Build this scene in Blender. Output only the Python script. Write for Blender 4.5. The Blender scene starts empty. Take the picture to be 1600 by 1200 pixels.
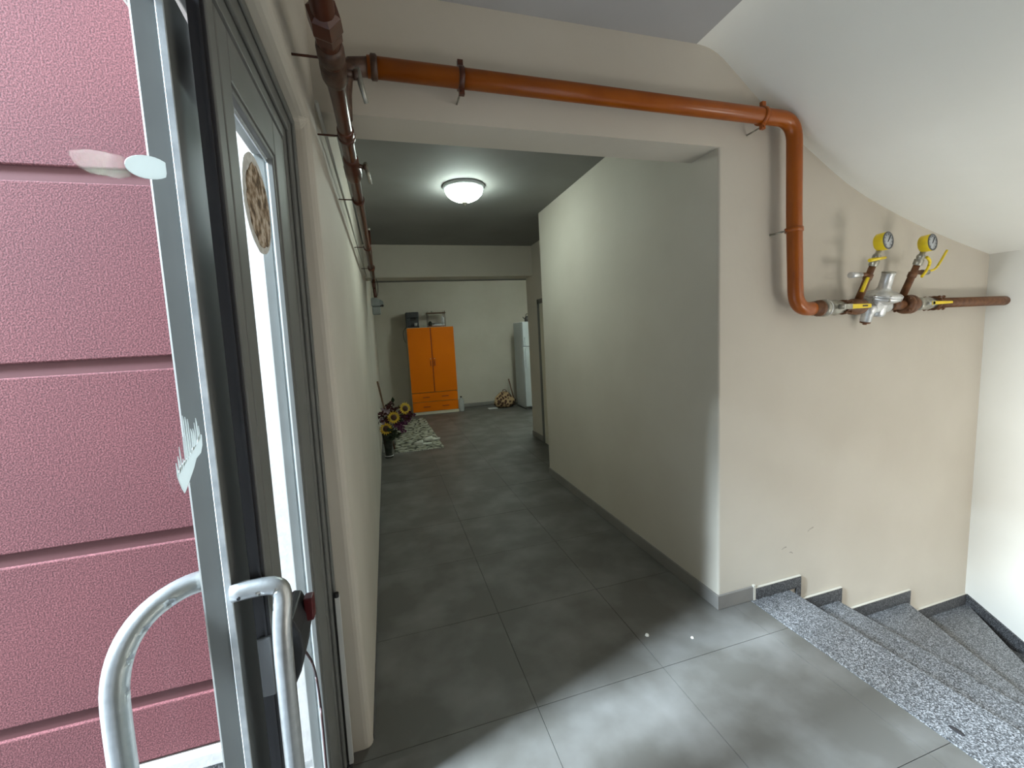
import bpy, bmesh, math, random
from mathutils import Vector, Matrix
random.seed(7)
PI = math.pi
scene = bpy.context.scene
COL = scene.collection

# ------------------------------------------------------------------ camera
cam_d = bpy.data.cameras.new('camera'); cam = bpy.data.objects.new('camera', cam_d); COL.objects.link(cam)
cam_d.sensor_width = 36.0; cam_d.sensor_fit = 'HORIZONTAL'
cam_d.lens = 14.8487
cam_d.clip_start = 0.02; cam_d.clip_end = 200
RW = ((0.9566866, -0.0839054, 0.2787662), (-0.2861, -0.0939217, 0.9535856), (-0.0538288, -0.9920376, -0.113859))
m = Matrix(((RW[0][0], -RW[0][1], -RW[0][2], 0.0), (RW[1][0], -RW[1][1], -RW[1][2], 0.0), (RW[2][0], -RW[2][1], -RW[2][2], 1.5), (0, 0, 0, 1)))
cam.matrix_world = m
scene.camera = cam

# ------------------------------------------------------------------ world, lights, exposure
scene.view_settings.view_transform = 'Standard'
scene.view_settings.look = 'None'
scene.view_settings.gamma = 1.0
scene.view_settings.use_curve_mapping = False
scene.view_settings.exposure = 0.0
w = bpy.data.worlds.new('overcast'); scene.world = w; w.use_nodes = True
bg = w.node_tree.nodes['Background']; bg.inputs['Color'].default_value = (0.86, 0.93, 1.0, 1); bg.inputs['Strength'].default_value = 0.3

def area(name, loc, target, sx, sy, power, color):
    l = bpy.data.lights.new(name, 'AREA'); l.shape = 'RECTANGLE'; l.size = sx; l.size_y = sy; l.energy = power; l.color = color
    o = bpy.data.objects.new(name, l); COL.objects.link(o); o.location = loc
    d = Vector(target) - Vector(loc); o.rotation_euler = d.to_track_quat('-Z', 'Y').to_euler()
    return o
area('alley_skylight', (-5.6, 0.2, 5.3), (0.9, 0.9, 0.0), 1.0, 1.8, 4300, (0.72, 0.86, 1.0))
area('alley_daylight', (-8.0, 0.75, 2.3), (3.6, 1.0, 0.9), 1.3, 2.6, 1750, (0.95, 0.98, 1.0))
area('stair_window_daylight', (2.95, -1.72, 1.45), (2.5, 1.7, 0.9), 1.0, 0.9, 10, (1.0, 0.95, 0.86))
area('stair_exit_daylight', (3.02, -1.58, -0.25), (3.0, 0.6, 1.6), 1.1, 1.2, 62, (1.0, 0.98, 0.93))

# ------------------------------------------------------------------ helpers
def link(name, me, mat, parent=None):
    o = bpy.data.objects.new(name, me); COL.objects.link(o)
    if mat is not None:
        me.materials.append(mat)
    if parent is not None: o.parent = parent
    return o
def tag(o, label=None, cat=None, group=None, kind=None):
    if label: o['label'] = label
    if cat: o['category'] = cat
    if group: o['group'] = group
    if kind: o['kind'] = kind
    return o
def thing(name, label, cat, loc=(0, 0, 0), rz=0, group=None, kind=None):
    o = bpy.data.objects.new(name, None); COL.objects.link(o); o.location = loc; o.rotation_euler = (0, 0, rz)
    o.empty_display_size = 0.1
    return tag(o, label, cat, group, kind)
class MB:
    def __init__(s): s.bm = bmesh.new()
    def faces(s, vs, fs, smooth=False):
        v = [s.bm.verts.new(p) for p in vs]
        for f in fs:
            try:
                fc = s.bm.faces.new([v[i] for i in f]); fc.smooth = smooth
            except ValueError: pass
        return s
    def hexa(s, p):     # 8 points: bottom 4, top 4
        return s.faces(p, [(0, 3, 2, 1), (4, 5, 6, 7), (0, 1, 5, 4), (1, 2, 6, 5), (2, 3, 7, 6), (3, 0, 4, 7)])
    def box(s, x0, x1, y0, y1, z0, z1):
        return s.hexa([(x0, y0, z0), (x1, y0, z0), (x1, y1, z0), (x0, y1, z0), (x0, y0, z1), (x1, y0, z1), (x1, y1, z1), (x0, y1, z1)])
    def prism(s, pts, axis, a, b):   # polygon extruded along axis
        def P(p, t):
            return {'x': (t, p[0], p[1]), 'y': (p[0], t, p[1]), 'z': (p[0], p[1], t)}[axis]
        n = len(pts)
        vs = [P(p, a) for p in pts] + [P(p, b) for p in pts]
        fs = [tuple(range(n - 1, -1, -1)), tuple(range(n, 2 * n))] + [(i, (i + 1) % n, n + (i + 1) % n, n + i) for i in range(n)]
        return s.faces(vs, fs)
    def tube(s, pts, r, n=14, cap=True, smooth=True):
        pts = [Vector(p) for p in pts]
        rr = r if isinstance(r, (list, tuple)) else [r] * len(pts)
        rings = []; up = None
        for i, p in enumerate(pts):
            if i == 0: d = pts[1] - pts[0]
            elif i == len(pts) - 1: d = pts[-1] - pts[-2]
            else:
                d = (pts[i + 1] - p).normalized() + (p - pts[i - 1]).normalized()
            if d.length < 1e-9: d = pts[min(i + 1, len(pts) - 1)] - pts[max(i - 1, 0)]
            d.normalize()
            if up is None:
                up = Vector((0, 0, 1)) if abs(d.z) < 0.9 else Vector((1, 0, 0))
            a = (up - d * up.dot(d))
            if a.length < 1e-6: a = d.orthogonal()
            a.normalize(); up = a; b = d.cross(a)
            rings.append([s.bm.verts.new(p + (a * math.cos(2 * PI * k / n) + b * math.sin(2 * PI * k / n)) * rr[i]) for k in range(n)])
        for i in range(len(rings) - 1):
            for k in range(n):
                try:
                    f = s.bm.faces.new((rings[i][k], rings[i][(k + 1) % n], rings[i + 1][(k + 1) % n], rings[i + 1][k])); f.smooth = smooth
                except ValueError: pass
        if cap:
            s.bm.faces.new(rings[0][::-1]); s.bm.faces.new(rings[-1])
        return s
    def lathe(s, prof, o=(0, 0, 0), axis=(0, 0, 1), n=24, smooth=True):   # prof [(r, h)]
        ax = Vector(axis).normalized(); a = ax.orthogonal().normalized(); b = ax.cross(a); o = Vector(o)
        rings = []
        for r, h in prof:
            if r < 1e-5: rings.append([s.bm.verts.new(o + ax * h)])
            else: rings.append([s.bm.verts.new(o + ax * h + (a * math.cos(2 * PI * k / n) + b * math.sin(2 * PI * k / n)) * r) for k in range(n)])
        for i in range(len(rings) - 1):
            A, B = rings[i], rings[i + 1]
            for k in range(n):
                k2 = (k + 1) % n
                if len(A) == 1 and len(B) == 1: continue
                if len(A) == 1: f = (A[0], B[k2], B[k])
                elif len(B) == 1: f = (A[k], A[k2], B[0])
                else: f = (A[k], A[k2], B[k2], B[k])
                try: fc = s.bm.faces.new(f); fc.smooth = smooth
                except ValueError: pass
        for R, rev in ((rings[0], True), (rings[-1], False)):
            if len(R) > 1:
                s.bm.faces.new(R[::-1] if rev else R)
        return s
    def build(s, name, mat, parent=None, bevel=0, seg=2, angle=35):
        bmesh.ops.recalc_face_normals(s.bm, faces=s.bm.faces[:])
        me = bpy.data.meshes.new(name); s.bm.to_mesh(me); s.bm.free()
        o = link(name, me, mat, parent)
        if bevel:
            md = o.modifiers.new('bevel', 'BEVEL'); md.width = bevel; md.segments = seg; md.limit_method = 'ANGLE'; md.angle_limit = math.radians(angle)
            md.harden_normals = False
        return o
def arc(p0, p1, p2, n=8):    # round the corner p1 between p0 and p2 (quadratic)
    p0, p1, p2 = Vector(p0), Vector(p1), Vector(p2)
    return [p0 * (1 - t) ** 2 + p1 * 2 * t * (1 - t) + p2 * t * t for t in [i / n for i in range(n + 1)]]

# ------------------------------------------------------------------ materials
def mat(name, color, rough=0.6, metal=0.0, **k):
    mt = bpy.data.materials.new(name); mt.use_nodes = True
    b = mt.node_tree.nodes['Principled BSDF']
    b.inputs['Base Color'].default_value = (*color, 1); b.inputs['Roughness'].default_value = rough; b.inputs['Metallic'].default_value = metal
    for kk, v in k.items(): b.inputs[kk].default_value = v
    return mt
def N(mt, t, **k):
    n = mt.node_tree.nodes.new(t)
    for kk, v in k.items(): setattr(n, kk, v)
    return n
def L(mt, a, b): mt.node_tree.links.new(a, b)
def ramp(mt, src, stops):
    r = N(mt, 'ShaderNodeValToRGB'); e = r.color_ramp.elements
    e[0].position, e[0].color = stops[0][0], (*stops[0][1], 1)
    e[1].position, e[1].color = stops[-1][0], (*stops[-1][1], 1)
    for p, c in stops[1:-1]:
        x = e.new(p); x.color = (*c, 1)
    L(mt, src, r.inputs[0]); return r
def noisy(name, c0, c1, scale=3, rough=0.7, bump=0.0, bscale=60, metal=0.0, detail=4, dist=0.002, lo=0.35, hi=0.65):
    mt = mat(name, c0, rough, metal); b = mt.node_tree.nodes['Principled BSDF']
    tc = N(mt, 'ShaderNodeTexCoord'); n1 = N(mt, 'ShaderNodeTexNoise'); n1.inputs['Scale'].default_value = scale; n1.inputs['Detail'].default_value = detail
    L(mt, tc.outputs['Object'], n1.inputs['Vector'])
    r = ramp(mt, n1.outputs['Fac'], [(lo, c0), (hi, c1)]); L(mt, r.outputs['Color'], b.inputs['Base Color'])
    if bump:
        n2 = N(mt, 'ShaderNodeTexNoise'); n2.inputs['Scale'].default_value = bscale; n2.inputs['Detail'].default_value = 5
        L(mt, tc.outputs['Object'], n2.inputs['Vector'])
        bp = N(mt, 'ShaderNodeBump'); bp.inputs['Strength'].default_value = bump; bp.inputs['Distance'].default_value = dist
        L(mt, n2.outputs['Fac'], bp.inputs['Height']); L(mt, bp.outputs['Normal'], b.inputs['Normal'])
    return mt
M = {}
M['wall'] = noisy('cream_plaster', (0.535, 0.487, 0.412), (0.572, 0.524, 0.448), 2.0, 0.75, 0.25, 18, dist=0.004)
M['wall_white'] = noisy('white_plaster', (0.74, 0.72, 0.66), (0.78, 0.76, 0.70), 2.0, 0.75, 0.35, 14, dist=0.004)
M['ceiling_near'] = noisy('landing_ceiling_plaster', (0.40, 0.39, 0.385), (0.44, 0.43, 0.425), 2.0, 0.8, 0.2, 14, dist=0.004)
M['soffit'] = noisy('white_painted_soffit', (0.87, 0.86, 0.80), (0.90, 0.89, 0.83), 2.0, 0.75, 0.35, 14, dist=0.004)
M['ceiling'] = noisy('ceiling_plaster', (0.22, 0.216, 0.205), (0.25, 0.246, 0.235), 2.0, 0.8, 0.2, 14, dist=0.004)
M['tile'] = noisy('grey_porcelain_tile', (0.098, 0.091, 0.080), (0.185, 0.178, 0.167), 3.5, 0.5, 0.04, 90, detail=8, lo=0.42, hi=0.78)
M['grout'] = noisy('tile_grout', (0.08, 0.077, 0.072), (0.12, 0.115, 0.11), 30, 0.9)
M['skirt'] = noisy('grey_skirting_tile', (0.20, 0.185, 0.17), (0.24, 0.225, 0.205), 5, 0.55)
M['cut_edge'] = mat('pale_filler_edge', (0.62, 0.58, 0.5), 0.8)

def granite(name, dark, mid, light, scale=260):
    mt = mat(name, mid, 0.4); b = mt.node_tree.nodes['Principled BSDF']
    tc = N(mt, 'ShaderNodeTexCoord'); v = N(mt, 'ShaderNodeTexVoronoi'); v.inputs['Scale'].default_value = scale
    L(mt, tc.outputs['Object'], v.inputs['Vector'])
    sp = N(mt, 'ShaderNodeSeparateColor'); L(mt, v.outputs['Color'], sp.inputs[0])
    r = ramp(mt, sp.outputs[0], [(0.0, dark), (0.22, dark), (0.3, mid), (0.68, mid), (0.78, light), (1.0, light)])
    L(mt, r.outputs['Color'], b.inputs['Base Color'])
    return mt
M['granite'] = granite('speckled_grey_granite', (0.035, 0.036, 0.039), (0.11, 0.112, 0.116), (0.29, 0.29, 0.295))
M['granite_dark'] = granite('dark_granite_skirting', (0.02, 0.02, 0.022), (0.05, 0.05, 0.052), (0.16, 0.16, 0.165), 300)

def stucco():
    mt = mat('pink_stucco', (0.5, 0.25, 0.29), 0.9); b = mt.node_tree.nodes['Principled BSDF']
    tc = N(mt, 'ShaderNodeTexCoord'); n1 = N(mt, 'ShaderNodeTexNoise'); n1.inputs['Scale'].default_value = 210; n1.inputs['Detail'].default_value = 2; n1.inputs['Distortion'].default_value = 0.0
    L(mt, tc.outputs['Object'], n1.inputs['Vector'])
    n2 = N(mt, 'ShaderNodeTexNoise'); n2.inputs['Scale'].default_value = 1.6; L(mt, tc.outputs['Object'], n2.inputs['Vector'])
    r = ramp(mt, n1.outputs['Fac'], [(0.36, (0.062, 0.0145, 0.017)), (0.50, (0.110, 0.028, 0.032)), (0.64, (0.170, 0.054, 0.059))])
    mx = N(mt, 'ShaderNodeMix', data_type='RGBA', blend_type='MULTIPLY'); mx.inputs[0].default_value = 0.5
    r2 = ramp(mt, n2.outputs['Fac'], [(0.35, (0.78, 0.76, 0.78)), (0.65, (1.08, 1.05, 1.03))])
    L(mt, r.outputs['Color'], mx.inputs[6]); L(mt, r2.outputs['Color'], mx.inputs[7]); L(mt, mx.outputs[2], b.inputs['Base Color'])
    bp = N(mt, 'ShaderNodeBump'); bp.inputs['Strength'].default_value = 0.5; bp.inputs['Distance'].default_value = 0.002
    L(mt, n1.outputs['Fac'], bp.inputs['Height']); L(mt, bp.outputs['Normal'], b.inputs['Normal'])
    return mt
M['stucco'] = stucco()
M['stucco_groove'] = noisy('smooth_pink_groove', (0.095, 0.030, 0.032), (0.107, 0.036, 0.038), 6, 0.85)
M['outside_white'] = noisy('weathered_white_render', (0.42, 0.395, 0.375), (0.48, 0.455, 0.435), 25, 0.85, 0.4, 60)
M['alu'] = noisy('grey_aluminium_paint', (0.15, 0.15, 0.14), (0.165, 0.165, 0.155), 8, 0.55)
M['alu'].node_tree.nodes['Principled BSDF'].inputs['Specular IOR Level'].default_value = 0.3
M['alu_lit'] = noisy('lit_aluminium_edge', (0.42, 0.45, 0.47), (0.6, 0.62, 0.63), 30, 0.35)  # lighter copy of the aluminium, the bead's bluish highlight put into its colour
M['rubber'] = mat('black_gasket', (0.02, 0.018, 0.02), 0.6)
M['handle'] = noisy('brushed_aluminium_tube', (0.42, 0.43, 0.43), (0.48, 0.49, 0.49), 60, 0.36, 0.1, 200, metal=0.8)
M['black_plastic'] = mat('charcoal_plastic', (0.035, 0.035, 0.038), 0.45)
M['red_plastic'] = mat('dark_red_button', (0.09, 0.006, 0.008), 0.4)
M['grey_metal'] = mat('keeper_grey', (0.12, 0.12, 0.12), 0.5, 0.2)
def stickerm():
    mt = bpy.data.materials.new('white_sticker'); mt.use_nodes = True; nt = mt.node_tree; nt.nodes.clear()
    out = nt.nodes.new('ShaderNodeOutputMaterial'); d = nt.nodes.new('ShaderNodeBsdfDiffuse'); t = nt.nodes.new('ShaderNodeBsdfTranslucent'); mx = nt.nodes.new('ShaderNodeMixShader')
    d.inputs[0].default_value = (.80, .82, .80, 1); t.inputs[0].default_value = (.42, .44, .43, 1); mx.inputs[0].default_value = .55
    nt.links.new(d.outputs[0], mx.inputs[1]); nt.links.new(t.outputs[0], mx.inputs[2]); nt.links.new(mx.outputs[0], out.inputs[0]); return mt
M['sticker'] = stickerm()
M['gasket_white'] = mat('white_plastic', (0.62, 0.62, 0.6), 0.5)
def glassm():
    mt = bpy.data.materials.new('clear_window_glass'); mt.use_nodes = True; nt = mt.node_tree
    nt.nodes.clear(); out = nt.nodes.new('ShaderNodeOutputMaterial')
    tr = nt.nodes.new('ShaderNodeBsdfTransparent'); tr.inputs[0].default_value = (0.95, 0.97, 0.97, 1)
    gl = nt.nodes.new('ShaderNodeBsdfGlossy'); gl.inputs['Roughness'].default_value = 0.02
    lw = nt.nodes.new('ShaderNodeLayerWeight'); lw.inputs[0].default_value = 0.5
    pw = nt.nodes.new('ShaderNodeMath'); pw.operation = 'POWER'; pw.inputs[1].default_value = 5
    nt.links.new(lw.outputs['Facing'], pw.inputs[0])
    fr = nt.nodes.new('ShaderNodeMath'); fr.operation = 'MULTIPLY_ADD'; fr.inputs[1].default_value = 0.03; fr.inputs[2].default_value = 0.001
    nt.links.new(pw.outputs[0], fr.inputs[0])
    mx = nt.nodes.new('ShaderNodeMixShader')
    nt.links.new(fr.outputs[0], mx.inputs[0]); nt.links.new(tr.outputs[0], mx.inputs[1]); nt.links.new(gl.outputs[0], mx.inputs[2]); nt.links.new(mx.outputs[0], out.inputs[0])
    return mt
M['glass'] = glassm()
M['pipe'] = noisy('orange_brown_gas_paint', (0.30, 0.065, 0.001), (0.35, 0.083, 0.002), 9, 0.28, 0.05, 60)
M['pipe_old'] = noisy('dark_brown_gas_paint', (0.06, 0.014, 0.005), (0.085, 0.021, 0.008), 14, 0.3, 0.1, 60)
M['rust'] = noisy('brown_sealed_fitting', (0.10, 0.033, 0.009), (0.18, 0.072, 0.024), 40, 0.5, 0.3, 90)
M['rust_dark'] = noisy('dark_sealed_fitting', (0.05, 0.022, 0.012), (0.10, 0.05, 0.03), 40, 0.45, 0.3, 90)
M['brass'] = noisy('dull_nickel_valve', (0.26, 0.25, 0.21), (0.42, 0.40, 0.34), 50, 0.35, metal=0.6)
M['zinc'] = noisy('cast_aluminium', (0.55, 0.55, 0.54), (0.72, 0.72, 0.72), 30, 0.35, 0.2, 80, metal=0.7)
M['yellow'] = noisy('yellow_paint', (0.75, 0.55, 0.01), (0.85, 0.62, 0.015), 12, 0.35)
M['dial'] = mat('gauge_dial', (0.45, 0.47, 0.48), 0.25)
M['dark'] = mat('dark_print', (0.03, 0.025, 0.02), 0.5)
M['meter'] = noisy('grey_meter_casing', (0.19, 0.20, 0.19), (0.23, 0.24, 0.23), 8, 0.45)
M['cable'] = mat('off_white_cable', (0.52, 0.51, 0.46), 0.6)
M['cable_dark'] = mat('dark_cable', (0.05, 0.02, 0.02), 0.5)
M['orange'] = noisy('orange_laminate', (0.74, 0.165, 0.001), (0.78, 0.18, 0.001), 2, 0.5)
M['orange'].node_tree.nodes['Principled BSDF'].inputs['Specular IOR Level'].default_value = 0.15
M['orange_edge'] = mat('dark_orange_edge', (0.30, 0.045, 0.006), 0.5)
M['carcass'] = noisy('cream_laminate', (0.60, 0.56, 0.44), (0.65, 0.61, 0.49), 3, 0.5)
M['fridge'] = noisy('white_enamel', (0.42, 0.45, 0.46), (0.46, 0.49, 0.50), 2, 0.35)
M['fridge_seam'] = mat('fridge_seam_grey', (0.12, 0.13, 0.13), 0.5)
M['wire'] = mat('dark_wire', (0.06, 0.045, 0.035), 0.4, 0.5)
M['wood'] = noisy('worn_brown_wood', (0.12, 0.065, 0.035), (0.18, 0.10, 0.055), 20, 0.6)
M['cloth'] = noisy('crumpled_white_cloth', (0.6, 0.6, 0.6), (0.75, 0.75, 0.75), 20, 0.9)
M['vase'] = noisy('dark_glazed_vase', (0.025, 0.03, 0.022), (0.06, 0.06, 0.05), 12, 0.2)
M['leaf'] = noisy('dark_green_leaf', (0.012, 0.026, 0.008), (0.03, 0.05, 0.016), 18, 0.6)
M['petal'] = noisy('sunflower_petal', (0.60, 0.36, 0.02), (0.70, 0.47, 0.03), 20, 0.6)
M['seed'] = noisy('sunflower_seed_disc', (0.05, 0.02, 0.015), (0.1, 0.04, 0.02), 80, 0.8)
M['purple'] = noisy('purple_blossom', (0.07, 0.015, 0.055), (0.15, 0.035, 0.10), 30, 0.7)
M['maroon'] = noisy('maroon_blossom', (0.045, 0.008, 0.012), (0.09, 0.018, 0.02), 30, 0.7)
M['pale_bloom'] = noisy('pale_pink_blossom', (0.30, 0.22, 0.25), (0.40, 0.30, 0.32), 30, 0.7)
M['slipper'] = noisy('off_white_slipper', (0.62, 0.62, 0.55), (0.7, 0.7, 0.62), 12, 0.8)
M['plastic_clear'] = mat('translucent_bottle', (0.6, 0.63, 0.62), 0.15, 0, Alpha=0.55)
M['crumb'] = mat('plaster_crumb', (0.8, 0.77, 0.7), 0.9)
M['scuff'] = noisy('grey_scuff', (0.30, 0.27, 0.23), (0.44, 0.40, 0.34), 120, 0.85)
def rugm():
    mt = mat('stone_pattern_rug', (0.5, 0.5, 0.45), 0.95); b = mt.node_tree.nodes['Principled BSDF']
    tc = N(mt, 'ShaderNodeTexCoord'); mp = N(mt, 'ShaderNodeMapping'); mp.inputs['Scale'].default_value = (7, 12, 1)
    L(mt, tc.outputs['Object'], mp.inputs[0])
    v = N(mt, 'ShaderNodeTexVoronoi', feature='DISTANCE_TO_EDGE'); L(mt, mp.outputs[0], v.inputs['Vector']); v.inputs['Scale'].default_value = 1
    n = N(mt, 'ShaderNodeTexNoise'); n.inputs['Scale'].default_value = 14; L(mt, tc.outputs['Object'], n.inputs['Vector'])
    r = ramp(mt, v.outputs['Distance'], [(0.03, (0.05, 0.05, 0.035)), (0.13, (0.52, 0.52, 0.43))])
    r2 = ramp(mt, n.outputs['Fac'], [(0.4, (0.5, 0.48, 0.4)), (0.6, (1, 1, 1))])
    mx = N(mt, 'ShaderNodeMix', data_type='RGBA', blend_type='MULTIPLY'); mx.inputs[0].default_value = 1
    L(mt, r.outputs[0], mx.inputs[6]); L(mt, r2.outputs[0], mx.inputs[7]); L(mt, mx.outputs[2], b.inputs['Base Color'])
    return mt
M['rug'] = rugm()
def bagm():
    mt = mat('patterned_sackcloth', (0.5, 0.35, 0.2), 0.9); b = mt.node_tree.nodes['Principled BSDF']
    tc = N(mt, 'ShaderNodeTexCoord'); v = N(mt, 'ShaderNodeTexVoronoi'); v.inputs['Scale'].default_value = 17; L(mt, tc.outputs['Object'], v.inputs['Vector'])
    r = ramp(mt, v.outputs['Distance'], [(0.44, (0.07, 0.03, 0.018)), (0.54, (0.42, 0.28, 0.15))])
    L(mt, r.outputs[0], b.inputs['Base Color']); return mt
M['bag'] = bagm()
def ovalm():
    mt = mat('dried_glue_residue', (0.25, 0.16, 0.09), 0.9); b = mt.node_tree.nodes['Principled BSDF']
    tc = N(mt, 'ShaderNodeTexCoord'); n = N(mt, 'ShaderNodeTexNoise'); n.inputs['Scale'].default_value = 45; n.inputs['Detail'].default_value = 6
    L(mt, tc.outputs['Object'], n.inputs['Vector'])
    r = ramp(mt, n.outputs['Fac'], [(0.38, (0.10, 0.06, 0.03)), (0.5, (0.30, 0.20, 0.12)), (0.62, (0.6, 0.5, 0.4))]); L(mt, r.outputs[0], b.inputs['Base Color'])
    return mt
M['residue'] = ovalm()
M['residue_rim'] = noisy('pale_adhesive_ring', (0.5, 0.46, 0.42), (0.7, 0.67, 0.63), 50, 0.7)
def struct(o): o['kind'] = 'structure'; return o

# ------------------------------------------------------------------ room shell
YW = 1.716      # face of the wall that carries the regulator
XC = 1.575      # right side of the corridor
XL = -0.17      # left wall
XR = 3.61
YB = 9.05
# left wall with the door opening (U-shaped outline so the reveal is one surface)
mb = MB(); mb.prism([(-1.8, -1.7), (-0.28, -1.7), (-0.28, 2.205), (1.53, 2.205), (1.53, -0.13), (YB + .15, -0.13), (YB + .15, 2.95), (-1.8, 2.95)], 'x', -0.30, XL)
struct(mb.build('wall_left', M['wall'], None, 0.028, 4))
mb = MB(); mb.prism([(-3.5, -0.6), (-0.33, -0.6), (-0.33, 2.24), (1.56, 2.24), (1.56, -0.3), (1.70, -0.3), (1.70, 3.1), (-3.5, 3.1)], 'x', -0.47, -0.3005)
struct(mb.build('wall_outer', M['outside_white'], None, 0.01, 2))
# block between corridor and stair
mb = MB(); mb.box(XC, XR + .1, YW, 4.13, -1.7, 2.95); struct(mb.build('wall_stair', M['wall'], None, 0.012, 3))
mb = MB(); mb.box(2.01, XR + .1, 4.13, 5.88, -0.1, 2.95); struct(mb.build('wall_recess', M['wall'], None, 0.01, 2))
mb = MB(); mb.box(XR, XR + .25, -1.8, YB + .15, -1.8, 2.95); struct(mb.build('wall_right', M['wall_white']))
mb = MB(); mb.box(XL - .1, XR + .2, YB, YB + .2, -0.1, 2.95); struct(mb.build('wall_back', M['wall']))
# wall behind the viewer with the stair window
mb = MB(); mb.box(XL - .1, 1.9, -1.8, -1.6, -1.7, 2.95); mb.box(3.5, XR + .1, -1.8, -1.6, -1.7, 2.95); mb.box(1.9, 3.5, -1.8, -1.6, -1.7, 0.45); mb.box(1.9, 3.5, -1.8, -1.6, 1.95, 2.95)
struct(mb.build('wall_near', M['wall_white']))
wn = struct(thing('window_1', None, None, (0, 0, 0)))
mb = MB(); mb.box(1.9, 3.5, -1.72, -1.66, .45, .5); mb.box(1.9, 3.5, -1.72, -1.66, 1.9, 1.95); mb.box(1.9, 1.95, -1.72, -1.66, .5, 1.9); mb.box(3.45, 3.5, -1.72, -1.66, .5, 1.9); mb.box(2.68, 2.72, -1.72, -1.66, .5, 1.9)
mb.build('window_frame', M['alu'], wn)
# ceilings and beams
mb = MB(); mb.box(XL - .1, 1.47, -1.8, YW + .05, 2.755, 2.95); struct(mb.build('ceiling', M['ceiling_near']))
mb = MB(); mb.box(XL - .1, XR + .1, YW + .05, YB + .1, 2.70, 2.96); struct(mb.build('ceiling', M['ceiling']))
mb = MB(); mb.box(XL - .05, XC + .03, YW - .0008, 1.905, 2.325, 2.96); struct(mb.build('trim_1', M['wall']))
mb = MB(); mb.box(XL - .05, XR + .05, 5.60, 5.88, 2.30, 2.75); struct(mb.build('trim_2', M['wall'], None, 0.006, 2))
# underside of the flight going up: smooth plaster sheet, 12 cm thick
prof = [(1.45, 2.7545), (1.50, 2.752), (1.56, 2.735), (1.63, 2.69), (1.72, 2.62), (1.863, 2.515), (2.0, 2.425), (2.15, 2.34), (2.31, 2.245), (2.476, 2.16), (2.70, 2.08), (2.933, 2.005), (3.27, 1.915), (3.66, 1.828)]
ys = [YW + .03, YW - .02, YW - .05, YW - .09, YW - .15, 1.4, 1.1, 0.7, 0.2, -0.5, -1.2, -1.7]
mb = MB(); vs = []; fs = []
def sag(x, y):
    a = min(1, max(0, (YW - y) / 0.13)); a = a * a * (3 - 2 * a)
    return -0.045 * a * math.exp(-((x - 2.12) / 0.28) ** 2) - 0.012 * max(0, min(1, (x - 1.6))) * (YW - y) * 0.6
for j, y in enumerate(ys):
    for (x, z) in prof: vs.append((x, y, z + sag(x, y)))
    for (x, z) in prof: vs.append((x, y, 3.05))
n = len(prof)
for j in range(len(ys) - 1):
    a, b = j * 2 * n, (j + 1) * 2 * n
    for i in range(n - 1):
        fs.append((a + i, a + i + 1, b + i + 1, b + i)); fs.append((a + n + i, a + n + i + 1, b + n + i + 1, b + n + i))
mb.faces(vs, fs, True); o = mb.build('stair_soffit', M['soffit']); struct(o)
sub = o.modifiers.new('smooth', 'SUBSURF'); sub.levels = 2; sub.render_levels = 2

# floor: slab with recessed joints, each tile its own piece
mb = MB(); mb.box(XL - .25, 1.782, -1.75, YW + .3, -0.14, -0.006); mb.box(XL - .1, XC + .1, YW + .3, 4.2, -0.14, -0.006); mb.box(XL - .1, XR + .05, 4.2, YB + .05, -0.14, -0.006)
fl = struct(mb.build('floor', M['grout']))
XJ = [-0.14 + 0.6 * k for k in range(-1, 8)]
xs = [XL - .07, 0.467, 1.06, 1.665, 2.27, 2.87, 3.47, XR]
yj = [2.105 + 0.625 * k for k in range(-6, 12)]
def clip(v, lo, hi): return max(lo, min(hi, v))
G = 0.0011
for i in range(len(xs) - 1):
    for j in range(len(yj) - 1):
        x0, x1, y0, y1 = xs[i], xs[i + 1], yj[j], min(yj[j + 1], YB)
        y0 = max(y0, -1.6)
        if y1 - y0 < .03: continue
        # keep tiles inside the walkable outline
        cx, cy = (x0 + x1) / 2, (y0 + y1) / 2
        def emit(a, b, c, d):
            if b - a < .015 or d - c < .015: return
            dz = random.uniform(-.0004, .0004)
            q = MB(); q.box(a + G, b - G, c + G, d - G, -0.008, 0.0 + dz)
            o_ = q.build('tile', M['tile'], fl)
        # region A: landing y<YW, x<1.782 ; region B: corridor ; region C: recess ; region D: room
        for (ax, bx, ay, by) in ((XL - .07, 1.782, -1.6, YW), (XL, XC, YW, 4.13), (XL, 2.01, 4.13, 5.88), (XL, XR, 5.88, YB)):
            a, b, c, d = max(x0, ax), min(x1, bx), max(y0, ay), min(y1, by)
            if b > a and d > c:
                emit(a, b, c - (G if c == ay and ay > 0 and c != y0 else 0), d + (G if d == by and d != y1 and by < 8 else 0))
# threshold strip in the doorway
# skirtings
def skirt(name, pts, h=0.078, t=0.011, mt='skirt', side=1):
    mb = MB()
    for (x0, y0), (x1, y1) in zip(pts[:-1], pts[1:]):
        d = Vector((x1 - x0, y1 - y0)).normalized(); nn = Vector((d.y, -d.x)) * t * side
        e0 = d * 0; p = [(x0, y0), (x1, y1), (x1 + nn.x, y1 + nn.y), (x0 + nn.x, y0 + nn.y)]
        mb.hexa([(a, b, 0.0008) for a, b in p] + [(a, b, h) for a, b in p])
    return struct(mb.build(name, M[mt], None, 0.0015, 1))
skirt('baseboard_corridor', [(XC, 4.13), (XC, YW - .011)])
skirt('baseboard_stair', [(XC + .0, YW), (1.80, YW)])
skirt('baseboard_recess', [(2.01, 5.88), (2.01, 5.44)])
skirt('baseboard_step', [(XC, 4.13), (2.01, 4.13)], side=-1)
skirt('baseboard_pillar', [(2.01, 5.88), (XR, 5.88)], side=-1)
skirt('baseboard_back', [(1.42, YB), (2.55, YB)])
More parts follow.
